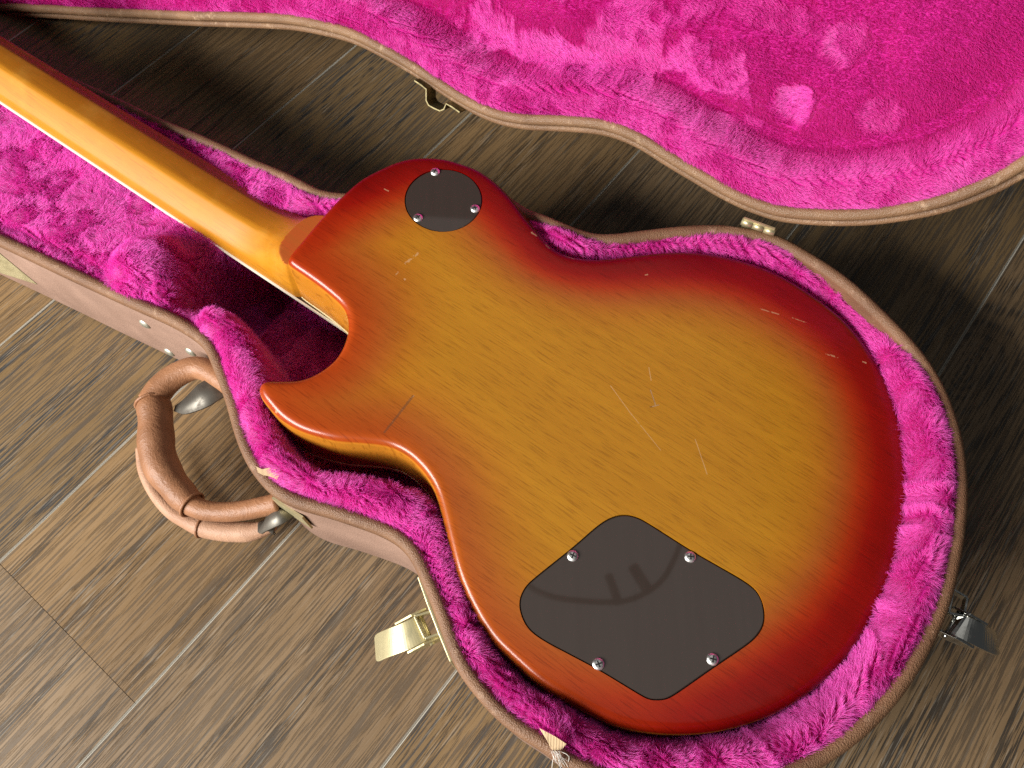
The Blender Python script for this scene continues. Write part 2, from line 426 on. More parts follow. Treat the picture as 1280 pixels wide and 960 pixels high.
# ------------------------------------------------------------------ guitar frame
gn = unit([math.sin(math.radians(4.6)), -math.sin(math.radians(2.9)), 1.0])
gP = at((554.5, 249.5), 99.0)
GC = onplane((354, 326), gn, gP)
gu = onplane((300, 258), gn, gP) - onplane((0, 62), gn, gP); gu -= gu.dot(gn)*gn; gu = unit(gu); gv = np.cross(gn, gu)
def guv(p, dz=0.0):
    q = onplane(p, gn, gP + gn*dz) - GC; return (q @ gu, q @ gv)
def Tg(x, y, h):
    x = np.asarray(x, float); return GC + np.outer(x, gu) + np.outer(y, gv) + np.outer(h, gn)

# ------------------------------------------------------------------ case lining (plush over padding) as a height field
cav_px = [(213,388),(250,388),(288,402),(313,430),(328,470),(333,505),(342,538),(358,570),(395,598),(448,605),(488,613),(530,628),(548,656),(562,697),(578,753),(608,817),(650,862),(704,896),(762,934),(850,956),(955,943),(1044,897),(1107,822),(1138,752),(1156,694),(1166,622),(1162,551),(1141,478),(1102,403),(1036,347),(948,310),(860,302),(780,311),(722,316),(690,306),(664,286),(610,262),(540,255),(480,262),(440,268),(405,262),(370,262),(330,262),(305,285),(255,308),(228,335),(216,365)]
cav = ccw(smooth(catmull([ab(p, 80) for p in cav_px], True, 4.0), 2))
comp_px = [(-120,120),(0,160),(330,262),(305,285),(255,308),(228,335),(216,365),(213,392),(150,366),(0,296),(-120,240)]
rim_in = rim_c.copy()
ball = np.array(ab((186, 337), 82)); ball2 = np.array(ab((190, 364), 82))
def lining_z(Q, dr):                                 # dr: distance in from the rim centre line
    dc = sdist(Q, cav[::2])                               # + inside the body cavity
    band = 78.0 + 12.5*sst(dr, 0, 12)
    nz = fbm(Q[:, 0]/26, Q[:, 1]/26)
    band = band + 3.0*(nz - 0.5)
    band = band - 6.5*(1 - sst(Q[:, 1], 60, 110))*sst(Q[:, 0], -175, -125)*sst(dr, 4, 12)*(1 - sst(Q[:, 0], 10, 60))
    band = band - 9.0*sst(Q[:, 1], 165, 185)*sst(-Q[:, 0], 335, 375)*sst(dr, 3, 12)
    # neck end: level pad with a crease along the rim
    ed = dr
    pad = 79.0 + 7.0*(fbm(Q[:, 0]/40 + 9, Q[:, 1]/40) - 0.5) - 4.5*np.exp(-((ed - 11)/2.6)**2) - 0.10*np.clip(ed - 20, 0, 60)
    wl = sst(-Q[:, 0], 338, 352)*(1 - sst(Q[:, 1], 168, 186))
    z = band*(1-wl) + pad*wl
    z = z + np.maximum(20.0*np.exp(-((((Q - ball)**2).sum(1))/(2*16.0**2))**1.8), 13.0*sst(dr, 3, 11)*np.exp(-((((Q - ball2)**2).sum(1))/(2*13.0**2))**1.8))
    edge = np.where(dc < 0, -5.0*np.exp(dc/4.0), -5.0)
    drop = 62.0*sst(dc/(6.0 + 15.0*sst(Q[:, 0] + 0.35*Q[:, 1], -40, 60)), 0, 1)
    z = z + edge - drop
    return z
def pad_grid(poly, step, margin, zf):
    x0, y0 = poly.min(0) - 4; x1, y1 = poly.max(0) + 4
    nx = int((x1-x0)/step) + 1; ny = int((y1-y0)/step) + 1
    X, Y = np.meshgrid(x0 + step*np.arange(nx), y0 + step*np.arange(ny), indexing='ij')
    Q = np.column_stack([X.ravel(), Y.ravel()])
    d = sdist(Q, poly[::2]); Z = zf(Q, d)
    ok = (d > -margin)
    idx = -np.ones(len(Q), int); idx[ok] = np.arange(ok.sum())
    I = idx.reshape(nx, ny)
    a, b, c, e = I[:-1, :-1].ravel(), I[1:, :-1].ravel(), I[1:, 1:].ravel(), I[:-1, 1:].ravel()
    g = (a >= 0) & (b >= 0) & (c >= 0) & (e >= 0)
    F = np.column_stack([a, b, c, e])[g]
    return Q[ok], Z[ok], F, (x0, y0, step, nx, ny, Z.reshape(nx, ny), d.reshape(nx, ny))
def field(G, Q):                                     # bilinear height and slope
    x0, y0, st, nx, ny, Z, D = G
    fx = np.clip((Q[:, 0]-x0)/st, 0, nx-2.001); fy = np.clip((Q[:, 1]-y0)/st, 0, ny-2.001)
    i = fx.astype(int); j = fy.astype(int); u = fx-i; v = fy-j
    def s(A): return (A[i, j]*(1-u) + A[i+1, j]*u)*(1-v) + (A[i, j+1]*(1-u) + A[i+1, j+1]*u)*v
    gx = ((Z[i+1, j]-Z[i, j])*(1-v) + (Z[i+1, j+1]-Z[i, j+1])*v)/st
    gy = ((Z[i, j+1]-Z[i, j])*(1-u) + (Z[i+1, j+1]-Z[i+1, j])*u)/st
    return s(Z), gx, gy, s(D)
Qc, Zc, Fc, Gc = pad_grid(rim_in, 2.5, 2.0, lining_z)
lining = part('lining', (Tc(Qc[:, 0], Qc[:, 1], Zc), Fc), MAT['backing'])

def project(Pw):
    v = (Pw - CAMP) @ R; return np.column_stack([CX + FOC*v[:, 0]/v[:, 2], CY + FOC*v[:, 1]/v[:, 2]]), v[:, 2]
def make_pile(name, G, poly, Tf, Nf, dens, length, radius, lean_f, shade_f, parent, off, stand=0.55, edge_in=0.0, keep=None, messy=None):
    mn = poly.min(0); mx = poly.max(0); n = int((mx-mn).prod()*dens*2.6)
    Q = mn + rng.random((n, 2))*(mx-mn)
    z, gx, gy, d = field(G, Q)
    area_ = np.sqrt(1 + gx**2 + gy**2)
    ok = (d > edge_in) & (rng.random(n) < np.minimum(area_, 2.6)/2.6)
    P0 = Tf(Q[:, 0], Q[:, 1], z); px, dep = project(P0)
    # the pile thins out (with stouter hairs) well away from what the photograph shows
    far = np.maximum.reduce([-px[:, 0] - 40, px[:, 0] - 1320, -px[:, 1] - 40, px[:, 1] - 1000, np.zeros(n)])
    far = np.where(dep > 50, far, 2000.0); thin = np.clip(1 - far/350.0, 0.16, 1.0)
    ok &= rng.random(n) < thin
    if keep is not None: ok &= keep(Q, z)
    Q, z, gx, gy, d, thin = Q[ok], z[ok], gx[ok], gy[ok], d[ok], thin[ok]; n = len(Q)
    nl = np.column_stack([-gx, -gy, np.ones(n)]); nl /= np.linalg.norm(nl, axis=1)[:, None]
    lx, ly = lean_f(Q, d)
    # clumps: jittered cells
    cs = 2.6
    wq = 4.5*np.column_stack([vnoise(Q[:, 0]/3.1 + 11, Q[:, 1]/3.1) - 0.5, vnoise(Q[:, 0]/3.1, Q[:, 1]/3.1 + 23) - 0.5])
    ci = np.floor((Q + wq)/cs).astype(int)
    hx = _lat[ci[:, 0] & 255, ci[:, 1] & 255]; hy = _lat[(ci[:, 0]+91) & 255, (ci[:, 1]+37) & 255]
    cc = (ci + 0.5 + 0.7*np.column_stack([hx-0.5, hy-0.5]))*cs - wq
    ca = 2*math.pi*hx
    ms = np.ones(n) if messy is None else messy(Q, d)
    lean = np.column_stack([lx + 0.15*ms*np.cos(ca), ly + 0.15*ms*np.sin(ca)]) + rng.normal(0, 0.20, (n, 2))*ms[:, None]
    t3 = np.column_stack([lean, np.zeros(n)]); t3 -= (t3*nl).sum(1)[:, None]*nl
    d3 = nl*stand + t3; d3 /= np.linalg.norm(d3, axis=1)[:, None]
    ln = length*(0.62 + 0.6*rng.random(n))*(0.6 + 0.4*ms)
    b0 = np.column_stack([Q, z - 0.4])
    n_up = 0.55*nl + 0.45*d3; n_up /= np.linalg.norm(n_up, axis=1)[:, None]
    b1 = b0 + n_up*(ln*0.4)[:, None]
    b2 = b1 + d3*(ln*0.33)[:, None]
    pull = np.zeros((n, 3)); pull[:, :2] = (cc - Q)*(0.18 if messy is None else 0.08)*ms[:, None]
    d4 = d3*1.0 + t3*0.35 - nl*0.12 + rng.normal(0, 0.15, (n, 3)); d4 /= np.linalg.norm(d4, axis=1)[:, None]
    b3 = b2 + d4*(ln*0.33)[:, None] + pull
    b2 = b2 + pull*0.5
    pts_ = np.stack([b0, b1, b2, b3], 1).reshape(-1, 3)
    W = (Tf(pts_[:, 0], pts_[:, 1], pts_[:, 2]) - off)*S
    cu = bpy.data.hair_curves.new(name); cu.add_curves([4]*n)
    cu.attributes['position'].data.foreach_set('vector', W.astype(np.float32).ravel())
    ra = cu.attributes.get('radius') or cu.attributes.new('radius', 'FLOAT', 'POINT')
    ra.data.foreach_set('value', (np.tile(np.array([1.0, 0.95, 0.75, 0.3])*radius*S, n)*np.repeat(thin**-0.8, 4)).astype(np.float32))
    sh = cu.attributes.new('shade', 'FLOAT', 'CURVE'); sh.data.foreach_set('value', shade_f(Q, d).astype(np.float32))
    cu.materials.append(MAT['pile'])
    o = bpy.data.objects.new(name, cu); COL.objects.link(o); o.parent = parent; o['kind'] = 'stuff'
    print(name, n, 'hairs')
    return o
def lean_case(Q, d):
    a = fbm(Q[:, 0]/22 + 3, Q[:, 1]/22)*4*math.pi; m = 0.25 + 0.9*fbm(Q[:, 0]/30, Q[:, 1]/30 + 40)
    return m*np.cos(a), m*np.sin(a)
def shade_case(Q, d):
    return 0.15 + 0.9*fbm(Q[:, 0]/14 + 60, Q[:, 1]/14 + 3) + 0.5*np.exp(-(((Q - ball)**2).sum(1))/(2*16.0**2)) + 0.30*sst(-Q[:, 0], 320, 360) + 0.12  # ball and neck pad get paler tips: window brightness put into the colour
def keep_case(Q, z):                                 # nothing is planted where the guitar lies on it
    P = Tc(Q[:, 0], Q[:, 1], z); px, _ = project(P)
    return sdist(px, GUIT_PX) < 26
GUIT_PX = ccw(np.array([(300,250),(403,266),(450,221),(497,198),(536,193),(578,201),(629,232),(673,285),(719,318),(807,314),(929,322),(1007,358),(1071,411),(1117,485),(1139,574),(1136,668),(1100,765),(1025,858),(905,914),(780,911),(676,857),(588,758),(547,624),(505,566),(421,550),(346,520),(321,484),(391,466),(433,415),(397,355),(340,325)], float))
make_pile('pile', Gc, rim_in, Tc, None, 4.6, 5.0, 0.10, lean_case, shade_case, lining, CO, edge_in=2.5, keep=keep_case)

# ------------------------------------------------------------------ lid: a shallow tray leaning open behind the hinges
LD = math.radians(-31.0); lu = np.array([math.cos(LD), math.sin(LD), 0]); lh = np.array([-lu[1], lu[0], 0])
LEL = math.radians(63.0)
lb = lh*math.cos(LEL) + np.array([0, 0, math.sin(LEL)])          # up the lid
ln_ = np.cross(lu, lb)                                            # out of the lid's open face
if ln_[2] < 0: ln_ = -ln_
LA = at((948, 281), 88.0)
def lid2(p): q = onplane(p, ln_, LA) - LA; return (q @ lu, q @ lb)
def Tl(x, y, h):
    x = np.asarray(x, float); return LA + np.outer(x, lu) + np.outer(y, lb) + np.outer(h, ln_)
lid_px = [(0,22),(60,25),(120,29),(180,32),(240,35),(300,37),(354,40),(395,47),(435,58),(471,76),(506,96),(541,119),(577,142),(612,158),(648,166),(683,168),(719,170),(754,175),(790,189),(825,211),(865,235),(901,256),(936,272),(972,283),(1025,288),(1078,288),(1131,282),(1184,271),(1237,251),(1280,229)]
low = np.array([lid2(p) for p in lid_px])

LS = math.radians(14.8); l1 = np.array([math.cos(LS), math.sin(LS)]); l2 = np.array([-l1[1], l1[0]])
dm = np.column_stack([low @ l1, low @ l2])           # along / across the lid
LW = 176.0
half = np.concatenate([[(-905, 150), (-893, 112), (-862, 92), (-810, 100)], dm, [(164, 72), (182, 112), (190, 150)]])
full = np.concatenate([half, [(192, LW)], np.column_stack([half[:, 0], 2*LW - half[:, 1]])[::-1], [(-908, LW)]])
lid_xy = np.outer(full[:, 0], l1) + np.outer(full[:, 1], l2)
lid_out = smooth(ccw(catmull(lid_xy, True, 4.0)), 2)
lid_c = lid_out - normals(lid_out)*7.5
lid = mesh('lid', *[(a - CO if i == 0 else a) for i, a in enumerate(sweep_loop(lid_c, [(3.0, -9), (4.4, -12), (4.4, -40), (1.5, -45), (-3, -47)], Tl, True))], MAT['tolex'], case)
tag(lid, 'raised case lid with plush inside and double tan edge')
th = np.linspace(-0.4, math.pi + 0.3, 11)
part('lid_binding', sweep_loop(lid_c, [(-5.6, -9)] + [(-1.8 - 3.9*math.cos(t), -3.4 + 3.4*math.sin(t)) for t in th] + [(0.6, -9.0)], Tl), MAT['lidrim'], lid)
th = np.linspace(-0.2, math.pi + 0.5, 9)
part('lid_welt', sweep_loop(lid_c, [(0.4, -11.0)] + [(5.0 - 2.7*math.cos(t), -9.6 + 2.4*math.sin(t)) for t in th] + [(3.5, -13.0)], Tl), MAT['lidrim'], lid)

spots = [np.array(lid2(p)) for p in ((983, 140), (1050, 62), (1092, 155))]
ripl = lambda Q: fbm(Q[:, 0]/55 + 2, Q[:, 1]/40 + 8)
def lid_z(Q, d):
    pad = -7.5 + 6.0*sst(d, 1, 12) - 26*sst(d, 22, 36)
    panel = -31.0 + 14*sst(d, 30, 75) + 5*(ripl(Q) - 0.5)
    z = np.where(d < 32, pad, np.maximum(pad, panel)) + 2.5*(fbm(Q[:, 0]/20, Q[:, 1]/20) - 0.5)
    for s_, dep in zip(spots, (4.5, 3.0, 2.0)):
        rr = np.sqrt(((Q - s_)**2).sum(1)); z = z - dep*(1 - sst(rr, 7, 17))
    return z
Ql, Zl, Fl, Gl = pad_grid(lid_c, 3.0, 2.0, lid_z)
lid_lining = part('lid_lining', (Tl(Ql[:, 0], Ql[:, 1], Zl), Fl), MAT['backing'], lid)
PATCH = [(np.array(lid2(p_)), ax_, ay_, k_) for p_, ax_, ay_, k_ in (((672, 82), 48, 17, 1.0), ((585, 25), 26, 26, 0.8), ((872, 92), 30, 20, 0.8), ((960, 25), 30, 10, 0.35), ((770, 60), 30, 14, 0.6), ((300, 5), 60, 12, 0.8), ((930, 165), 14, 9, 0.4))]
def brushed(Q, d):                                   # 1 where the pile has been brushed over, 0 where it stands upright and even
    a = sst(fbm(Q[:, 0]/44 + 31, Q[:, 1]/30 + 12) + 0.10*(fbm(Q[:, 0]/5, Q[:, 1]/14) - 0.5), 0.47, 0.58)
    a = a*(1 - 0.93*sst(Q[:, 0] + 0.3*Q[:, 1], -95, 10))*0.7
    wob_ = 1.5*(fbm(Q[:, 0]/17 + 70, Q[:, 1]/17) - 0.5) + 0.7*(fbm(Q[:, 0]/4, Q[:, 1]/9 + 30) - 0.5)
    for p_, ax_, ay_, k_ in PATCH:
        rr = np.sqrt(((Q[:, 0]-p_[0])/ax_)**2 + ((Q[:, 1]-p_[1])/ay_)**2) + wob_; a = np.maximum(a, k_*(1 - sst(rr, 0.6, 1.1)))
    for s_, k_ in zip(spots, (0.95, 0.5, 0.3)):
        rr = np.sqrt(((Q - s_)**2).sum(1)) + 8*(fbm(Q[:, 0]/5, Q[:, 1]/5) - 0.5); a = np.maximum(a, k_*(1 - sst(rr, 11, 17)))
    band = 0.55 + 0.7*(fbm(Q[:, 0]/16 + 4, Q[:, 1]/16) - 0.4)
    e = sst(d, 24, 36)
    return np.clip(a*e + band*(1-e), 0, 1)
def lean_lid(Q, d):
    f = brushed(Q, d)
    a = 0.35 + 3.0*(fbm(Q[:, 0]/60 + 5, Q[:, 1]/60) - 0.5); j = fbm(Q[:, 0]/20 + 3, Q[:, 1]/20)*4*math.pi
    return f*(1.1*np.cos(a) + 0.5*np.cos(j)) , f*(1.1*np.sin(a) + 0.5*np.sin(j))
def shade_lid(Q, d):
    f = brushed(Q, d); return -0.30 + 1.25*f*(0.7 + 0.5*fbm(Q[:, 0]/9, Q[:, 1]/9))  # brushed pile gets paler tips: nap sheen put into the colour
def messy_lid(Q, d):
    return 0.12 + 0.88*brushed(Q, d)
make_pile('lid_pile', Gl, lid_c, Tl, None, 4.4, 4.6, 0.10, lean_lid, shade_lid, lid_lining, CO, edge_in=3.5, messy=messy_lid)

# ------------------------------------------------------------------ guitar
guitar = empty('electric_guitar', GC - 50*gn)
tag(guitar, 'amber and red sunburst electric guitar lying face down in the case', 'guitar')
GO = GC - 50*gn
def gpart(name, VF, mat, parent=guitar, smooth_=True, matidx=None):
    return mesh(name, VF[0] - GO, VF[1], mat, parent, smooth_, matidx)
body_px = [(357,322),(380,293),(403,266),(425,243),(450,221),(480,205),(497,198),(515,194),(536,193),(557,195),(578,201),(597,208),(614,219),(629,232),(645,250),(660,270),(673,285),(694,308),(719,318),(754,320),(807,314),(845,311),(883,313),(929,322),(972,338),(1007,358),(1042,383),(1071,411),(1099,450),(1117,485),(1131,528),(1139,574),(1141,620),(1136,668),(1122,720),(1100,765),(1068,815),(1025,858),(970,893),(905,914),(840,919),(780,911),(740,894),(708,876),(676,857),(644,829),(612,797),(588,758),(570,716),(559,673),(547,624),(538,602),(524,583),(505,566),(482,556),(449,552),(421,550),(391,543),(367,534),(346,520),(332,504),(324,494),(321,485),(323,477),(332,473),(352,473),(374,472),(391,466),(407,456),(419,445),(428,430),(433,415),(434,403),(431,388),(424,378),(412,367),(397,355),(379,342),(363,331)]
bo = ccw(smooth(catmull([guv(p) for p in body_px], True, 2.2), 3))
RB = 6.0
_t = np.roll(bo, -1, 0) - bo; _a = np.arctan2(_t[:, 1], _t[:, 0]); _k = (np.roll(_a, -1) - _a + math.pi) % (2*math.pi) - math.pi
_k = smooth((_k/np.linalg.norm(_t, axis=1))[:, None], 6)[:, 0]
rb = smooth(np.minimum(RB, 0.62/np.maximum(_k, 1e-3))[:, None], 10)
inset = smooth(bo - normals(bo)*rb, 2)
Nb = (bo - inset)/rb                                  # unit sweep back out to the traced outline
rings = []
for t in np.linspace(0, math.pi/2, 7): rings.append((RB*math.sin(t), -RB*(1 - math.cos(t))))
rings += [(RB, -20), (RB, -43.6)]
# flat of the back with the two cavities cut out
ctl_z = [(480,65),(540,47),(600,55),(660,85),(850,205),(980,280),(1100,350),(1160,400),(1190,470),(1193,540),(1170,590),(1120,640),(950,757),(780,875),(730,897),(680,897),(640,885),(440,765),(310,695),(180,625),(110,570),(75,500),(70,440),(90,390),(130,345),(310,200),(420,105)]
ctl = ccw(smooth(catmull([guv((630 + x/3.657, 630 + y/3.657)) for x, y in ctl_z], True, 2.0), 2))
swc = np.array(guv((554.4, 249.5))); swr = 26.3
sw = np.column_stack([swc[0] + swr*np.cos(np.linspace(0, 2*math.pi, 72, endpoint=False)), swc[1] + swr*np.sin(np.linspace(0, 2*math.pi, 72, endpoint=False))])
holes = [ctl, sw]
mn, mx = inset.min(0), inset.max(0)
gx, gy = np.meshgrid(np.arange(mn[0], mx[0], 3.5), np.arange(mn[1], mx[1], 3.5), indexing='ij')
gp = np.column_stack([gx.ravel(), gy.ravel()])
okg = sdist(gp, inset) > 1.5
for h_ in holes: okg &= sdist(gp, h_) < -1.5
gp = gp[okg]
vin = [inset] + holes + [gp]; ed = []; o_ = 0
for P in vin[:-1]:
    n_ = len(P); ed += [(o_+i, o_+(i+1) % n_) for i in range(n_)]; o_ += n_
allv = np.concatenate(vin)
cv, ce, cf, ov, oe, of = delaunay_2d_cdt([Vector(p) for p in allv], ed, [], 0, 1e-5)
cv = np.array([tuple(p) for p in cv]); cf = np.array([f for f in cf if len(f) == 3])
cen = cv[cf].mean(1)
keep = sdist(cen, inset) > 0
for h_ in holes: keep &= sdist(cen, h_) < 0
cf = cf[keep]
Vb = [Tg(cv[:, 0], cv[:, 1], np.zeros(len(cv)))]; Fb = [tuple(f) for f in cf]; xy = [cv]; base = len(cv)
nb = len(inset)
lab = [np.zeros(len(cv))]
for k_, (o_, h_) in enumerate(rings):
    kk = np.minimum(1.0, o_/RB); q = inset + Nb*rb*kk; Vb.append(Tg(q[:, 0], q[:, 1], np.full(nb, h_))); xy.append(q); lab.append(np.full(nb, float(k_ >= 5)))
for k_ in range(len(rings)-1):
    for i in range(nb):
        j = (i+1) % nb; Fb.append((base+k_*nb+i, base+k_*nb+j, base+(k_+1)*nb+j, base+(k_+1)*nb+i))
base += nb*len(rings)
for h_ in holes:                                     # routed recess walls and floor
    n_ = len(h_)
    q2 = h_ + normals(h_)*0.0
    Vb += [Tg(h_[:, 0], h_[:, 1], np.zeros(n_)), Tg(h_[:, 0], h_[:, 1], np.full(n_, -3.2))]; xy += [h_, h_]; lab += [np.zeros(n_), np.zeros(n_)]
    for i in range(n_):
        j = (i+1) % n_; Fb.append((base+i, base+j, base+n_+j, base+n_+i))
    Fb.append(tuple(base+n_+i for i in range(n_))); base += 2*n_
Vb = np.concatenate(Vb); xy = np.concatenate(xy); lab = np.concatenate(lab)

def body_mat():
    m = Mat('sunburst_lacquer')
    at_ = m.n('ShaderNodeAttribute', attribute_name='burst_shade', attribute_type='GEOMETRY').outputs['Fac']
    sd = m.n('ShaderNodeAttribute', attribute_name='side', attribute_type='GEOMETRY').outputs['Fac']
    guvn = m.n('ShaderNodeAttribute', attribute_name='grain', attribute_type='GEOMETRY').outputs['Vector']   # u, v, depth in metres
    wob = m.noise(m.coords((3, 12, 1), vec=guvn), 1.0, 2)
    g1 = m.noise(m.coords((4, 150, 30), vec=guvn), 1.0, 5, 0.62, 0.15)
    g2 = m.noise(m.coords((60, 1250, 100), vec=guvn), 1.0, 3, 0.6)
    g3 = m.noise(m.coords((2.5, 26, 5), vec=guvn), 1.0, 3, 0.5, 0.4)
    e = m.math('ADD', at_, m.math('MULTIPLY', m.math('SUBTRACT', wob, 0.5), 0.10), clamp=True)
    c = m.ramp(e, [(0.0, (0.42, 0.184, 0.009)), (0.25, (0.395, 0.145, 0.009)), (0.50, (0.345, 0.085, 0.010)), (0.74, (0.33, 0.026, 0.003)), (0.88, (0.24, 0.005, 0.001)), (1.0, (0.15, 0.001, 0.0005))])
    c = m.mix(sd, c, (0.50, 0.19, 0.018))
    c = m.mix(m.math('MULTIPLY', m.ramp(g1, [(0.42, 1.0), (0.62, 0.0)]), 0.32), c, (0.74, 0.66, 0.55), 'MULTIPLY')
    c = m.mix(m.math('MULTIPLY', m.ramp(g3, [(0.35, 1.0), (0.65, 0.0)]), 0.32), c, (0.78, 0.70, 0.6), 'MULTIPLY')
    c = m.mix(m.math('MULTIPLY', m.ramp(g2, [(0.53, 0.0), (0.64, 1.0)]), 0.48), c, (0.45, 0.36, 0.3), 'MULTIPLY')
    # dings and scratches of the lacquer: broken pale segments in the wood frame
    sep = m.n('ShaderNodeSeparateXYZ'); m.put(sep.inputs[0], guvn); X, Y = sep.outputs[0], sep.outputs[1]
    brk = m.noise(m.coords((1, 1, 0), vec=guvn), 300.0, 4, 0.7)
    rag = m.noise(m.coords((1, 1, 0), vec=guvn), 900.0, 2)
    tot = None; drk = None
    for (p, q, wd, thr, dark_) in SCR:
        a = np.array(guv(p)); b = np.array(guv(q)); L = np.linalg.norm(b-a); t = (b-a)/L; mid = (a+b)/2
        dx = m.math('SUBTRACT', X, float(mid[0]*S)); dy = m.math('SUBTRACT', Y, float(mid[1]*S))
        al = m.math('ABSOLUTE', m.math('ADD', m.math('MULTIPLY', dx, float(t[0])), m.math('MULTIPLY', dy, float(t[1]))))
        ac = m.math('ABSOLUTE', m.math('ADD', m.math('ADD', m.math('MULTIPLY', dx, float(-t[1])), m.math('MULTIPLY', dy, float(t[0]))), m.math('MULTIPLY', m.math('SUBTRACT', rag, 0.5), 0.0011*wd)))
        f = m.math('MULTIPLY', m.math('LESS_THAN', al, float(L*S/2)), m.math('LESS_THAN', ac, wd*S*0.5))
        f = m.math('MULTIPLY', f, m.math('GREATER_THAN', brk, thr))
        tot = f if tot is None else m.math('MAXIMUM', tot, f)
        if dark_:
            g = m.math('MULTIPLY', m.math('LESS_THAN', al, float(L*S/2)), m.math('LESS_THAN', ac, wd*S*0.75))
            drk = g if drk is None else m.math('MAXIMUM', drk, g)
    c = m.mix(m.math('MULTIPLY', drk, 0.55), c, (0.10, 0.045, 0.02))
    c = m.mix(m.math('MULTIPLY', tot, 0.40), c, (0.58, 0.38, 0.20))
    hgt = m.math('ADD', m.math('MULTIPLY', g2, -0.5), m.math('MULTIPLY', m.math('MAXIMUM', tot, drk), -1.5))
    big = m.noise(m.coords((9, 30, 9), vec=guvn), 1.0, 3)
    nrm = m.bump(big, 0.08, 1.2, m.bump(hgt, 0.18, 0.10))
    m.set(Base_Color=c, Roughness=m.math('ADD', m.math('ADD', 0.22, m.math('MULTIPLY', g2, 0.10)), m.math('MULTIPLY', tot, 0.3)), Normal=nrm)
    m.b.inputs['Specular IOR Level'].default_value = 0.30
    m.b.inputs['Coat Weight'].default_value = 0.15; m.b.inputs['Coat Roughness'].default_value = 0.12
    return m.m
SCR = [((523,316),(506,330),1.5,0.46,False),((498,340),(493,344),1.2,0.50,False),((505,348),(507,350),1.3,0.2,False),((517,494),(499,517),1.0,0.56,True),((500,516),(480,541),0.9,0.60,True),
       ((763,482),(790,519),0.5,0.30,False),((788,516),(826,563),0.4,0.40,False),((811,459),(814,476),0.55,0.3,False),((813,487),(820,508),0.6,0.45,True),((812,509),(824,506),0.6,0.45,True),
       ((869,549),(884,593),0.5,0.35,False),((950,386),(974,393),0.8,0.45,False),((990,397),(1012,405),0.5,0.5,False),((1031,442),(1048,447),1.0,0.5,False),((1078,452),(1083,454),1.0,0.3,False),
       ((664,290),(671,295),1.1,0.3,False),((682,305),(687,310),1.0,0.3,False),((706,318),(718,323),0.9,0.45,False),((480,236),(486,239),0.9,0.4,False),((806,344),(810,343),0.8,0.3,False),((343,512),(346,514),1.2,0.3,False)]
MAT['body'] = body_mat()
def burst_of(q):
    d = sdist(q, bo)
    px_, _ = project(Tg(q[:, 0], q[:, 1], np.zeros(len(q))))
    # the spray is heavier towards the butt and the switch side than along the cutaway side
    u, v = q[:, 0], q[:, 1]
    rt = sst(u + 0.55*v, 190, 360)
    amp = 0.53 + 0.13*(1 - sst(u, 60, 200)) + 0.42*sst(u + 0.75*v, 110, 350) + 0.30*sst(v, 30, 110)*(1 - sst(u, 120, 260)) + 0.16*(1 - sst(u, 0, 70))*sst(v, -20, 30)
    return np.clip(amp, 0, 1.0)*(1 - sst(d, 1 + 9*rt, 62 + 16*rt + 26*(1 - sst(u, 40, 170))))
def add_attr(o, name, vals, typ):
    a = o.data.attributes.new(name, typ, 'POINT')
    a.data.foreach_set('value' if typ == 'FLOAT' else 'vector', np.asarray(vals, np.float32).ravel())
Fmi = None
body = gpart('body', (Vb, Fb), MAT['body'])
add_attr(body, 'burst_shade', burst_of(xy), 'FLOAT'); add_attr(body, 'side', lab, 'FLOAT')
loc = Vb - GC
add_attr(body, 'grain', np.column_stack([loc @ gu, loc @ gv, loc @ gn])*S, 'FLOAT_VECTOR')
bm_ = bmesh.new(); bm_.from_mesh(body.data); bmesh.ops.remove_doubles(bm_, verts=bm_.verts, dist=1e-6)
for e_ in bm_.edges:
    if len(e_.link_faces) == 2 and e_.calc_face_angle(0) > 0.9: e_.smooth = False
bm_.to_mesh(body.data); bm_.free()
bq = bo
gpart('binding', sweep_loop(bq, [(0.0, -43.6), (0.25, -43.9), (0.3, -47.4), (-0.3, -48.0), (-3, -48.2)], Tg), MAT['cream'])
def flame():
    m = Mat('maple_top'); m.set(Base_Color=(0.42, 0.13, 0.02, 1), Roughness=0.25); return m.m
gpart('top', sweep_loop(bq, [(-0.5, -47.9), (-4, -48.6)], Tg, True), flame())

# cover plates
def cover(name, P, top=-0.35, gap=0.55):
    q = P - normals(P)*gap; N_ = normals(q)
    return sweep_loop(q, [(0, -2.8), (0, top - 0.5), (-0.15, top - 0.15), (-0.5, top)], Tg, True)
ctl_cover = gpart('control_cover', cover('c', ctl), MAT['plastic'])
tag(ctl_cover, 'dark brown rounded plastic control plate')
sw_cover = gpart('switch_cover', cover('s', sw), MAT['plastic'])
tag(sw_cover, 'round dark brown plastic switch plate')
for o in (ctl_cover, sw_cover): o.data.polygons.foreach_set('use_smooth', [False]*len(o.data.polygons))
gpart('gap_shade', join(*[(Tg(h_[:, 0], h_[:, 1], np.full(len(h_), -2.9)), [tuple(range(len(h_)))]) for h_ in [ctl]]), MAT['dark'], ctl_cover)  # black sheet under each plate: shade of the gap put in as colour
gpart('gap_shade', (Tg(sw[:, 0], sw[:, 1], np.full(len(sw), -2.9)), [tuple(range(len(sw)))]), MAT['dark'], sw_cover)
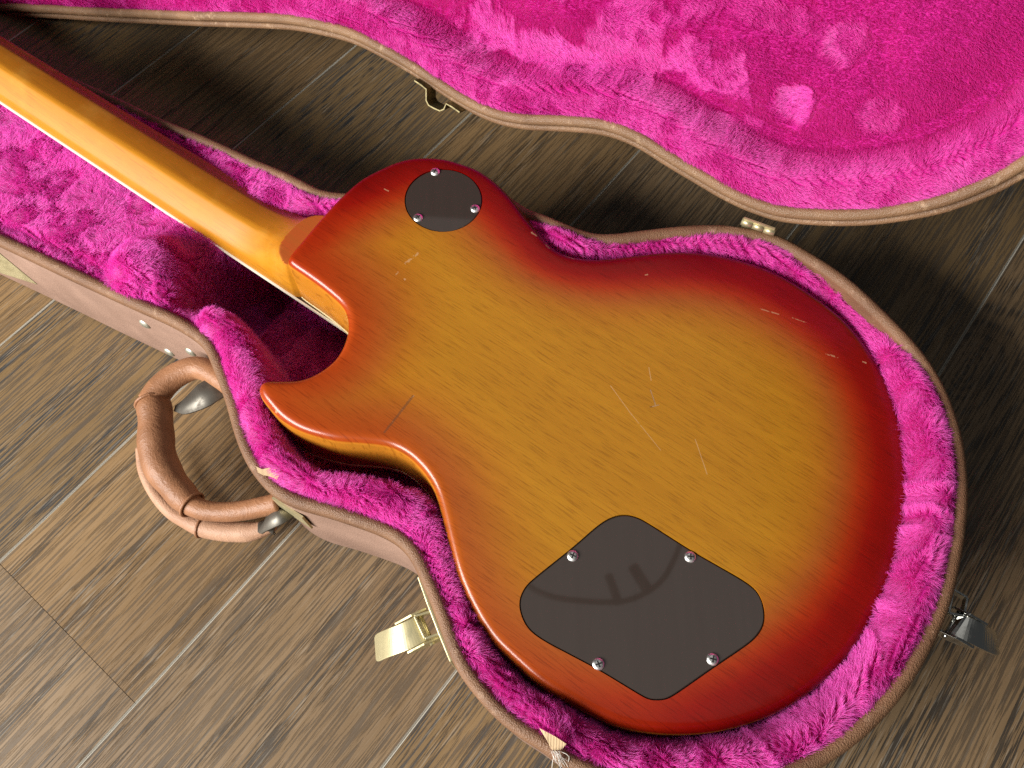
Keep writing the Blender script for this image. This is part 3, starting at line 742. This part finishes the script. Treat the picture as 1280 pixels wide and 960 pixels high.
def screw_mesh():
    # countersunk dome with a sunk cross
    rr = [3.3, 3.25, 2.9, 2.2, 1.5]; hh = [0.0, 0.35, 0.85, 1.25, 1.42]; n_ = 24; V = []; F = []
    for r_, h_ in zip(rr, hh):
        for k_ in range(n_): V.append((r_*math.cos(2*math.pi*k_/n_), r_*math.sin(2*math.pi*k_/n_), h_))
    for k_ in range(len(rr)-1):
        for i in range(n_): j = (i+1) % n_; F.append((k_*n_+i, k_*n_+j, (k_+1)*n_+j, (k_+1)*n_+i))
    b_ = len(V); V.append((0, 0, 1.48))
    for i in range(n_): F.append(((len(rr)-1)*n_+i, (len(rr)-1)*n_+(i+1) % n_, b_))
    return V, F
sv, sf = screw_mesh()
sme = bpy.data.meshes.new('screw'); sme.from_pydata([tuple(np.array(v)*S) for v in sv], [], sf); sme.polygons.foreach_set('use_smooth', [True]*len(sf)); sme.materials.append(MAT['nickel']); 
cw, cl = 0.42, 1.75
cv_ = []; cfc = []
for (ax, ay) in ((cl, cw), (cw, cl)):
    b_ = len(cv_); cv_ += [(-ax, -ay, 1.0), (ax, -ay, 1.0), (ax, ay, 1.0), (-ax, ay, 1.0), (-ax, -ay, 1.53), (ax, -ay, 1.53), (ax, ay, 1.53), (-ax, ay, 1.53)] if ax > ay else [(-ax, -ay, 1.0), (ax, -ay, 1.0), (ax, ay, 1.0), (-ax, ay, 1.0), (-ax, -ay, 1.55), (ax, -ay, 1.55), (ax, ay, 1.55), (-ax, ay, 1.55)]
    cfc += [(b_, b_+1, b_+2, b_+3), (b_+4, b_+5, b_+6, b_+7), (b_, b_+1, b_+5, b_+4), (b_+1, b_+2, b_+6, b_+5), (b_+2, b_+3, b_+7, b_+6), (b_+3, b_, b_+4, b_+7)]
cme = bpy.data.meshes.new('cross_slot'); cme.from_pydata([tuple(np.array(v)*S) for v in cv_], [], cfc); cme.materials.append(MAT['dark'])
# the slot joins the screw head as a second material so that a screw stays one piece
bm_ = bmesh.new(); bm_.from_mesh(sme); nf = len(bm_.faces); bm_.from_mesh(cme); bm_.faces.ensure_lookup_table()
for f in list(bm_.faces)[nf:]: f.material_index = 1
bm_.to_mesh(sme); bm_.free(); sme.materials.append(MAT['dark'])
rotm = Matrix(((gu[0], gv[0], gn[0]), (gu[1], gv[1], gn[1]), (gu[2], gv[2], gn[2])))
for (p, par, ang) in (((716, 694.5), ctl_cover, 10), ((863, 696), ctl_cover, 30), ((748, 830), ctl_cover, 55), ((891, 824), ctl_cover, 20), ((544, 214.5), sw_cover, 15), ((594, 260.5), sw_cover, 50), ((522.5, 272), sw_cover, 70)):
    u_, v_ = guv(p)
    o = bpy.data.objects.new('screw', sme); COL.objects.link(o); o.parent = par
    mw = (rotm @ Matrix.Rotation(math.radians(ang), 3, 'Z')).to_4x4()
    pos = (Tg([u_], [v_], [-0.45])[0] - GO)*S
    mw.translation = Vector(pos); o.matrix_local = mw

# neck: lofted D sections, heel and fretboard; it leans back from the body by four degrees
NK = math.tan(math.radians(4.0))
def nplane(p):
    nn = unit(gn + NK*gu); q = onplane(p, nn, GC - 44*gn) - GC; return (q @ gu, q @ gv)
lo = np.array([nplane(p) for p in ((0,126),(80,179),(172,241),(260,299),(320,339),(363,366))])
up = np.array([nplane(p) for p in ((0,46),(75,90),(200,170),(275,212),(320,240),(350,258))])
pl_ = np.polyfit(lo[:, 0], lo[:, 1], 1); pu_ = np.polyfit(up[:, 0], up[:, 1], 1)
print('neck fit', pl_, pu_)
NPA = np.linspace(-1, 1, 81)
_rn = np.sqrt(np.clip(1 - np.abs(NPA)**2.1, 0, 1))
_fc = np.interp(NPA, [-1, -0.94, -0.30, -0.18, 0.48, 0.64, 0.72, 0.90, 1.0], [0.0, 0.36, 0.99, 1.0, 0.74, 0.56, 0.46, 0.38, 0.05])
NPH = 0.25*_rn + 0.75*_fc
for _ in range(3): NPH[1:-1] = 0.5*NPH[1:-1] + 0.25*(NPH[2:] + NPH[:-2])
us = np.concatenate([np.linspace(-392, -90, 40), np.linspace(-86, 15, 102)])
V = []; F = []; nsec = 81; red = []
for u in us:
    vl = np.polyval(pl_, u) + 0.62*max(0.0, u + 1); vu = np.polyval(pu_, u); c_ = (vl+vu)/2; wv = (vu-vl)/2
    j0 = -44 - NK*u
    T_ = 17.0 + 1.5*(u+392)/392 + 40*math.exp(-max(-u-2, 0)/13.0) + 6*math.exp(-max(-u-2, 0)/40.0)
    cap = -6.5
    for k in range(nsec):
        a = -1 + 2*k/(nsec-1); g = abs(a)
        kb = float(sst(u, -60, -10)); hh = T_*((1-kb)*float(np.interp(a, NPA, NPH)) + kb*max(0, 1 - g**3.6)**0.5)
        y = c_ + wv*a
        h = j0 + hh
        h = min(h, cap - 0.02*abs(u)) if u > -40 else h
        flat = u > -40 and h >= cap - 0.02*abs(u) - 0.01
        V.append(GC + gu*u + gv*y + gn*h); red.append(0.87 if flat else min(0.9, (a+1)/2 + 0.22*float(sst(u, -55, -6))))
    V += [GC + gu*u + gv*(c_+wv) + gn*(j0-0.01), GC + gu*u + gv*(c_-wv) + gn*(j0-0.01)]; red += [1, 0]
m_ = nsec + 2
for i in range(len(us)-1):
    for k in range(m_):
        l = (k+1) % m_; F.append((i*m_+k, i*m_+l, (i+1)*m_+l, (i+1)*m_+k))
F += [tuple(range(m_)), tuple((len(us)-1)*m_+k for k in range(m_))]
V = np.array(V)
def neck_mat():
    m = Mat('amber_neck_lacquer')
    r = m.n('ShaderNodeAttribute', attribute_name='burst_shade', attribute_type='GEOMETRY').outputs['Fac']
    g = m.n('ShaderNodeAttribute', attribute_name='grain', attribute_type='GEOMETRY').outputs['Vector']
    g1 = m.noise(m.coords((9, 150, 60), vec=g), 1.0, 4, 0.6); g2 = m.noise(m.coords((50, 1200, 300), vec=g), 1.0, 3); bl = m.noise(m.coords((30, 30, 30), vec=g), 1.0, 5, 0.6)
    c = m.ramp(r, [(0.0, (0.47, 0.185, 0.010)), (0.36, (0.46, 0.18, 0.010)), (0.44, (0.43, 0.155, 0.009)), (0.72, (0.38, 0.125, 0.008)), (0.82, (0.37, 0.085, 0.010)), (0.90, (0.36, 0.055, 0.016)), (0.97, (0.25, 0.045, 0.022))])  # far side: burst red, plus facet shade and fur bounce painted into the colour
    c = m.mix(m.math('MULTIPLY', m.ramp(g1, [(0.4, 1.0), (0.62, 0.0)]), 0.25), c, (0.25, 0.095, 0.012))
    c = m.mix(m.math('MULTIPLY', m.ramp(g2, [(0.55, 0.0), (0.7, 1.0)]), 0.30), c, (0.16, 0.06, 0.01))
    c = m.mix(m.math('MULTIPLY', m.ramp(bl, [(0.55, 0.0), (0.75, 1.0)]), 0.25), c, (0.62, 0.33, 0.06))
    m.set(Base_Color=c, Roughness=m.math('ADD', 0.36, m.math('MULTIPLY', bl, 0.16)), Normal=m.bump(g2, 0.10, 0.1))
    m.b.inputs['Specular IOR Level'].default_value = 0.22; m.b.inputs['Coat Weight'].default_value = 0.0; m.b.inputs['Coat Roughness'].default_value = 0.18
    return m.m
neck = gpart('neck', (V, F), neck_mat())
hl = sst(V @ gu - GC @ gu, -14, -2)*0.75
add_attr(neck, 'burst_shade', np.array(red), 'FLOAT')
loc = V - GC; add_attr(neck, 'grain', np.column_stack([loc @ gu, loc @ gv, loc @ gn])*S, 'FLOAT_VECTOR')
bm_ = bmesh.new(); bm_.from_mesh(neck.data)
for e_ in bm_.edges:
    if len(e_.link_faces) == 2 and e_.calc_face_angle(0) > 0.7: e_.smooth = False
bm_.to_mesh(neck.data); bm_.free()
def slab(u0, u1, off_l, off_u, h0, h1, n_=30):
    V = []; F = []
    for u in np.linspace(u0, u1, n_):
        a, b = np.polyval(pl_, u) + off_l, np.polyval(pu_, u) + off_u; j = -44 - NK*u
        for y, h in ((a, h0), (b, h0), (b, h1), (a, h1)): V.append(GC + gu*u + gv*y + gn*(j+h))
    for i in range(n_-1):
        for k in range(4): l = (k+1) % 4; F.append((4*i+k, 4*i+l, 4*i+4+l, 4*i+4+k))
    F += [(0, 1, 2, 3), (4*n_-4, 4*n_-3, 4*n_-2, 4*n_-1)]
    return np.array(V), F
fb = gpart('fretboard', slab(-388, 46, 0.3, -2.5, -6.5, -0.25), MAT['rosewood'], smooth_=False)
# cream strips along both edges of the fretboard
def strip(side):
    V = []; F = []; n_ = 40
    for u in np.linspace(-388, 45, n_):
        y = np.polyval(pl_ if side < 0 else pu_, u); j = -44 - NK*u
        for dy, h in ((0.05, -2.6), (0.95, -2.6), (0.95, 0.2), (0.05, 0.2)): V.append(GC + gu*u + gv*(y + side*dy) + gn*(j+h))
    for i in range(n_-1):
        for k in range(4): l = (k+1) % 4; F.append((4*i+k, 4*i+l, 4*i+4+l, 4*i+4+k))
    F += [(0, 1, 2, 3), (4*n_-4, 4*n_-3, 4*n_-2, 4*n_-1)]
    return np.array(V), F
MAT['white_edge'] = plain('aged_white_binding', (0.80, 0.74, 0.60), 0.3)
gpart('fretboard_binding', strip(-1), MAT['white_edge'], fb, False)
gpart('binding_end', slab(1, 46, -0.9, -42.0, -1.2, -0.35), MAT['cream'], fb, False)
# headstock, beyond the edge of the picture
hc = (np.polyval(pl_, -392) + np.polyval(pu_, -392))/2; hj = -44 + NK*392
hs = [(0, 21), (-25, 24), (-60, 40), (-120, 38), (-170, 44), (-186, 30), (-178, 8), (-190, 0)]
hp = [(a, b) for a, b in hs] + [(a, -b) for a, b in hs[::-1][1:]]
HP = catmull(hp, True, 6.0); tl = math.radians(17)
hu = -gu*math.cos(tl) + 0*gn; hd = unit(-gu + gn*math.tan(tl)); hw = np.cross(hd, gv)
if hw @ gn < 0: hw = -hw
HB = GC - gu*388 + gv*hc + gn*hj
Vh = np.concatenate([HB + np.outer(-HP[:, 0], hd) + np.outer(HP[:, 1], gv) + hw*h for h in (0.0, 14.0)]); n_ = len(HP)
Fh = [tuple(range(n_)), tuple(range(n_, 2*n_))] + [(i, (i+1) % n_, n_+(i+1) % n_, n_+i) for i in range(n_)]
gpart('headstock', (Vh, Fh), neck_mat(), smooth_=False)

# ------------------------------------------------------------------ hardware and small parts of the case
wallP = np.concatenate([Tc((rim_c + Ncase*2.6)[:, 0], (rim_c + Ncase*2.6)[:, 1], np.full(len(rim_c), z_)) for z_ in np.arange(8, 80, 2.0)])
wallN = np.tile(Tc(Ncase[:, 0], Ncase[:, 1], np.zeros(len(rim_c))), (36, 1))
def wallpt(p):                                       # nearest point of the outer wall that faces the viewer there
    px, dep = project(wallP); face = ((CAMP - wallP)*wallN).sum(1) > 0
    d = ((px - np.array(p))**2).sum(1) + np.where(face, 0, 1e6); i = d.argmin()
    n = wallN[i]; t = np.array([-n[1], n[0], 0]); return wallP[i], n, t
UPV = np.array([0, 0, 1.0])
def dome(c, n, r, h, rings_=5, seg=16):
    n = unit(n); a = unit(np.cross(n, [0.3, 0.2, 0.9])); b = np.cross(n, a); V = []; F = []
    for k in range(rings_):
        t = (math.pi/2)*k/rings_
        for i in range(seg):
            g = 2*math.pi*i/seg; V.append(c + n*h*math.sin(t) + (a*math.cos(g) + b*math.sin(g))*r*math.cos(t))
    V.append(c + n*h)
    for k in range(rings_-1):
        for i in range(seg): j = (i+1) % seg; F.append((k*seg+i, k*seg+j, (k+1)*seg+j, (k+1)*seg+i))
    for i in range(seg): F.append(((rings_-1)*seg+i, (rings_-1)*seg+(i+1) % seg, len(V)-1))
    return np.array(V), F
for p in ((181, 404), (212, 440), (238, 441)):
    c, n, t = wallpt(p); part('rivet', dome(c - n*0.3, n, 4.6, 2.2), MAT['rivet'])

# carrying handle: padded leather grip, thin ends, pale underside, two metal loops
def path3(L, step=3.0): return catmull([at((x, y), z) for x, y, z in L], False, step)
handle = empty('handle', at((240, 560), 35) - CO, case)
tag(handle, 'curved tan leather carrying handle')
HOo = at((240, 560), 35)
def hpart(name, VF, mat, smooth_=True): return part(name, VF, mat, handle, smooth_, HOo)
def radii(P, keys):
    L = np.concatenate([[0], np.cumsum(np.linalg.norm(np.diff(P, axis=0), axis=1))]); L /= L[-1]
    return np.interp(L, [k[0] for k in keys], [k[1] for k in keys])
gp_ = path3([(190,500,45),(194,516,44),(195,540,42),(196,562,40),(203,585,38),(220,610,36),(240,632,35)], 2.0)
rg = radii(gp_, [(0, 9.4), (0.05, 11.0), (0.2, 11.4), (0.5, 11.8), (0.68, 10.8), (0.85, 9.8), (0.96, 8.8), (1, 7.6)])
rg = rg + 0.35*np.sin(np.linspace(0, 23, len(rg)))
hpart('grip', tube(gp_, rg, 24), MAT['handle'])
ue = path3([(290,486,52),(279,477,52),(256,462,52),(239,461,51),(216,472,49),(200,487,47),(190,503,45)], 2.0)
hpart('end_piece', tube(ue, radii(ue, [(0, 6.8), (0.3, 7.6), (0.6, 8.4), (0.9, 9.4), (1, 9.7)]), 20), MAT['handle'])
le = path3([(238,631,35),(256,638,36),(280,640,38),(305,638,40),(330,633,43),(350,628,46)], 2.0)
hpart('end_piece', tube(le, radii(le, [(0, 7.0), (0.3, 6.3), (1, 6.6)]), 20), MAT['handle'])
for c0, c1, r0 in (((189.5,501,45), (190.5,505,45), 10.4), ((238,629.5,35), (241.5,632.5,35), 8.6)):
    pp = np.array([at(c0[:2], c0[2]), at(c1[:2], c1[2])]); ax = unit(pp[1]-pp[0])
    a = unit(np.cross(ax, UPV)); b = np.cross(ax, a); cen_ = pp.mean(0)
    g = np.linspace(0, 2*math.pi, 33)
    ringp = cen_ + r0*(np.outer(np.cos(g), a) + np.outer(np.sin(g), b))
    hpart('collar', tube(ringp, 1.1, 8, False), MAT['handle'])
uf = path3([(176,560,24),(180,588,22),(194,616,20),(214,639,19),(238,653,19),(262,661,19),(290,665,20),(318,664,22),(342,656,26)], 2.0)
hpart('under_flap', tube(uf, radii(uf, [(0, 3.5), (0.25, 4.5), (0.5, 5.2), (0.62, 6.8), (0.85, 6.6), (1, 4.0)]), 16), MAT['handle_pale'])
pc = at((252, 659), 19); ax = unit(at((262, 662), 19) - pc); a = unit(np.cross(ax, UPV)); b = np.cross(ax, a)
g = np.linspace(0, 2*math.pi, 25); hpart('collar', tube(pc + 6.6*(np.outer(np.cos(g), a) + np.outer(np.sin(g), b)), 1.0, 8, False), MAT['handle'])
# metal tongues
P = path3([(281,478,50),(266,487,54),(250,497,54),(234,506,50),(219,511,44)], 2.0)
tg_ = np.gradient(P, axis=0); tg_ /= np.linalg.norm(tg_, axis=1)[:, None]; Wd = np.cross(tg_, UPV); Wd /= np.linalg.norm(Wd, axis=1)[:, None]
hpart('metal_tongue', ribbon(P, Wd, radii(P, [(0, 19), (0.4, 19), (0.75, 13), (1, 4)]), 1.4, np.cross(Wd, tg_)), MAT['steel'])
P = path3([(366,634,40),(352,643,47),(338,650,44),(331,656,34),(338,660,24)], 2.0)
tg_ = np.gradient(P, axis=0); tg_ /= np.linalg.norm(tg_, axis=1)[:, None]; Wd = unit(at((346, 634), 45) - at((330, 654), 45)); Wd = Wd*0 + unit(np.array([*unit(at((366,650),40)-at((340,634),40))[:2], 0]))
hpart('metal_tongue', ribbon(P, np.cross(UPV, tg_)/np.linalg.norm(np.cross(UPV, tg_), axis=1)[:, None], 12, 1.4, np.cross(tg_, np.cross(UPV, tg_))/np.linalg.norm(np.cross(tg_, np.cross(UPV, tg_)), axis=1)[:, None]), MAT['steel'])
for p in ((366, 640),):
    c, n, t = wallpt(p)
    v, f = ribbon(np.array([c + t*-12 + n*0.6, c + t*12 + n*0.6]), UPV, 22, 1.4, n); part('handle_plate', (v, f), MAT['brass'], smooth_=False)

# latches: wall plate, bail frame, curved lever
def latch(label, plate_px, bail_px, bz, lever, lw, mat, hook=None):
    c, n, t = plate_px
    L = empty('latch', c - CO, case); tag(L, label); O = c
    lp = lambda nm, VF, sm=False: part(nm, VF, mat, L, sm, O)
    o = lp('strike_plate', ribbon(np.array([c - t*25 + n*1.6, c - t*8 + n*2.0, c + t*8 + n*2.0, c + t*25 + n*1.6]), UPV, 30, 2.2, n)); bevel(o, 0.6)
    if bail_px:
        B = np.array([at(p, z) for p, z in zip(bail_px, bz)]); B = np.concatenate([B, B[:1]])
        bb = []
        for i in range(4): bb.append(ribbon(np.array([B[i], B[i+1]]), UPV, 5.0, 1.3, unit(np.cross(B[i+1]-B[i], UPV))))
        bevel(lp('bail', join(*bb)), 0.3)
    P = catmull([at((x, y), z) for x, y, z in lever], False, 1.5)
    tg_ = np.gradient(P, axis=0); tg_ /= np.linalg.norm(tg_, axis=1)[:, None]
    Wd = np.cross(tg_, UPV); Wd /= np.linalg.norm(Wd, axis=1)[:, None]; Up = np.cross(Wd, tg_)
    bevel(lp('lever', ribbon(P, Wd, radii(P, [(0, lw*0.96), (0.9, lw), (0.97, lw*0.93), (1, lw*0.8)]), 1.5, Up), False), 0.4)
    for sg in (-1, 1):                               # ears that carry the lever pin
        q = P[0] + Wd[0]*sg*(lw*0.56); q2 = P[min(9, len(P)-1)] + Wd[0]*sg*(lw*0.56)
        bevel(lp('ear', ribbon(np.array([q - tg_[0]*5, q + tg_[0]*4, q2 + tg_[0]*1]) - UPV*2.0, UPV, [9, 9, 3.5], 1.4, Wd[0])), 0.3)
    lp('pin', tube(np.array([P[0] - Wd[0]*lw*0.66 - UPV*1.5, P[0] + Wd[0]*lw*0.66 - UPV*1.5]), 1.5, 10), True)
    return L
def rimpt(p, z):                                     # point of the wall line nearest to a picture point at level z
    q = at(p, z)[:2]; W = Tc((rim_c + Ncase*2.6)[:, 0], (rim_c + Ncase*2.6)[:, 1], np.full(len(rim_c), z)); i = ((W[:, :2] - q)**2).sum(1).argmin()
    n = Tc(Ncase[i:i+1, 0], Ncase[i:i+1, 1], np.zeros(1))[0]; return W[i], n, np.array([-n[1], n[0], 0])
c, n, t = rimpt((545, 778), 60)
latch('open brass latch with its curved lever pointing away from the waist', (c + n*0.9, n, t), [(519,771),(546,763),(552,792),(532,799)], [70,70,70,70],
      [(531,784,66),(520,789,67),(505,796,66),(490,802,62),(478,807,56),(470,811,50)], 15.5, MAT['brass'])
c, n, t = rimpt((1180, 765), 55)
latch('open chrome latch with its lever out over the dark floor', (c, n, t), [(1190,738),(1207,748),(1203,771),(1184,767)], [66,66,66,66],
      [(1192,779,66),(1203,784,68),(1216,790,68),(1228,796,66),(1238,801,62),(1246,804,58)], 14.0, MAT['chrome'])
# closed latch at the neck: a wedge-shaped brass housing
c, n, t = wallpt((24, 345))
sgn = 1.0 if t @ np.array([AU[0], AU[1], 0]) > 0 else -1.0
tt = t*sgn
c0 = c.copy(); c0[2] = 0
prof = [(-62, 72), (6, 72), (22, 26), (-62, 26)]; inn = [(-58, 58), (-6, 58), (2, 38), (-58, 38)]
V = [c0 + tt*a + UPV*z + n*0.2 for a, z in prof] + [c0 + tt*a + UPV*z + n*7.5 for a, z in inn]
F = [(0,1,2,3), (4,5,6,7)] + [(i, (i+1) % 4, 4+(i+1) % 4, 4+i) for i in range(4)]
L = empty('latch', c - CO, case); tag(L, 'brass latch housing on the neck end of the case')
bevel(part('housing', (np.array(V), F), MAT['brass'], L, False, c), 0.8)
for a, z in ((-12, 58), (-10, 44), (-26, 51)):
    q = c0 + tt*a + UPV*z + n*7.5
    part('slot', ribbon(np.array([q - tt*3, q + tt*3]), UPV, 2.2, 0.5, n), MAT['dark'], L, False, c)

# hinges on the lid
hinge = empty('hinge', LA - CO, lid)
a0, a1 = at((927, 276), 87), at((969, 291), 87); ax = unit(a1 - a0); 
hk = np.linalg.norm(a1 - a0)
for k in range(3):
    s0 = hk*(k/3 + 0.01); s1 = hk*((k+1)/3 - 0.01)
    part('knuckle', tube(np.array([a0 + ax*s0, a0 + ax*s1]), 2.6, 14), MAT['brass'], hinge, True, LA)
lfu = unit(np.cross(ax, UPV))
part('leaf', ribbon(np.array([a0 + ax*1 - UPV*2 , a1 - ax*1 - UPV*2]) , UPV, 12, 1.2, lfu), MAT['brass'], hinge, False, LA)
hb = [(517,101),(526,107),(532,112),(532,119),(532,126),(535,132),(542,136),(549,139),(554,137),(557,130),(564,134),(574,141)]
P = np.array([Tl(*[[k_] for k_ in lid2(p)], [-7.0])[0] for p in hb])
dH = np.gradient(P, axis=0); dH /= np.linalg.norm(dH, axis=1)[:, None]; Wn = np.cross(dH, ln_); Wn /= np.linalg.norm(Wn, axis=1)[:, None]
hinge2 = empty('hinge', P[0] - CO, lid); tag(hinge2, 'loose bent brass hinge leaf hanging from the lid')
bevel(part('leaf', ribbon(P, ln_, 13, 1.3, Wn), MAT['old_brass'], hinge2, False, P[0]), 0.3)

# torn webbing tabs at the rim
def tab(name, outline, z, mat, bend=2.0):
    P = np.array([at(p, z) for p in outline]); n_ = len(P)
    P[:, 2] += bend*np.sin(np.linspace(0, math.pi*2, n_))
    V = np.concatenate([P, P - UPV*0.9]); F = [tuple(range(n_)), tuple(range(n_, 2*n_))] + [(i, (i+1) % n_, n_+(i+1) % n_, n_+i) for i in range(n_)]
    return part(name, (V, F), mat, case, False)
tag(tab('torn_tape', [(320,583),(328,587),(338,585),(346,588),(354,591),(349,594),(346,599),(341,596),(335,594),(328,593),(322,590)], 88, MAT['webbing'], 1.0), 'torn scrap of beige tape on the rim')
tag(tab('webbing_tab', [(674,910),(681,914),(694,921),(708,930),(703,936),(694,940),(689,936),(684,926)], 90, MAT['webbing'], 1.2), 'ribbed beige webbing tab with frayed end')
fray = []
for i in range(16):
    a = np.array((694 + rng.normal(0, 3), 938)); e = a + np.array((8 + rng.normal(0, 5), 20 + rng.normal(0, 5))); md = (a+e)/2 + rng.normal(0, 3.5, 2)
    fray.append(tube(catmull([at(a, 89), at(md, 90 + rng.normal(0, 2)), at(e, 84)], False, 3.0), 0.14, 5))
tag(part('frayed_threads', join(*fray), MAT['thread']), kind='stuff')

# camera strap that hangs over the guitar and mirrors in the control plate
def mirrored(p, z):                                  # where the plate's mirror image of a picture point lies at level z
    P = onplane(p, gn, gP); d = unit(P - CAMP); r = d - 2*(d @ gn)*gn
    return P + r*((z - P[2])/r[2])
zp = lambda x, y: (630 + x/3.657, 630 + y/3.657)
ST = [(60, 330, 1010), (110, 370, 965), (160, 402, 940), (250, 430, 925), (400, 446, 920), (540, 445, 920), (640, 410, 925), (720, 350, 935), (770, 270, 950), (800, 195, 970), (815, 120, 1000)]
pts_ = [mirrored(zp(x, y), z) for x, y, z in ST]
pts_ = [pts_[0] + np.array([-60, 40, 420.0])] + pts_ + [pts_[-1] + np.array([10, 160, 420.0])]
MAT['strap'] = leather('black_strap', (0.03, 0.026, 0.024), (0.02, 0.018, 0.016), 0.6, 600, 0.3)
strap = empty('camera_strap', mirrored(zp(520, 445), 920)); SO = mirrored(zp(520, 445), 920)
tag(strap, 'dark camera strap loop hanging overhead, seen mirrored in the control plate', 'strap')
sp_ = catmull(pts_, False, 8.0)
part('band', tube(sp_, 4.6, 10), MAT['strap'], strap, True, SO)
for (a, b, r_) in (((525, 455), (478, 325), 7.0), ((655, 390), (590, 285), 9.0)):
    A, B = mirrored(zp(*a), 920), mirrored(zp(*b), 935)
    part('strap_end', tube(np.linspace(A, B, 8), r_, 10, True), MAT['strap'], strap, True, SO)
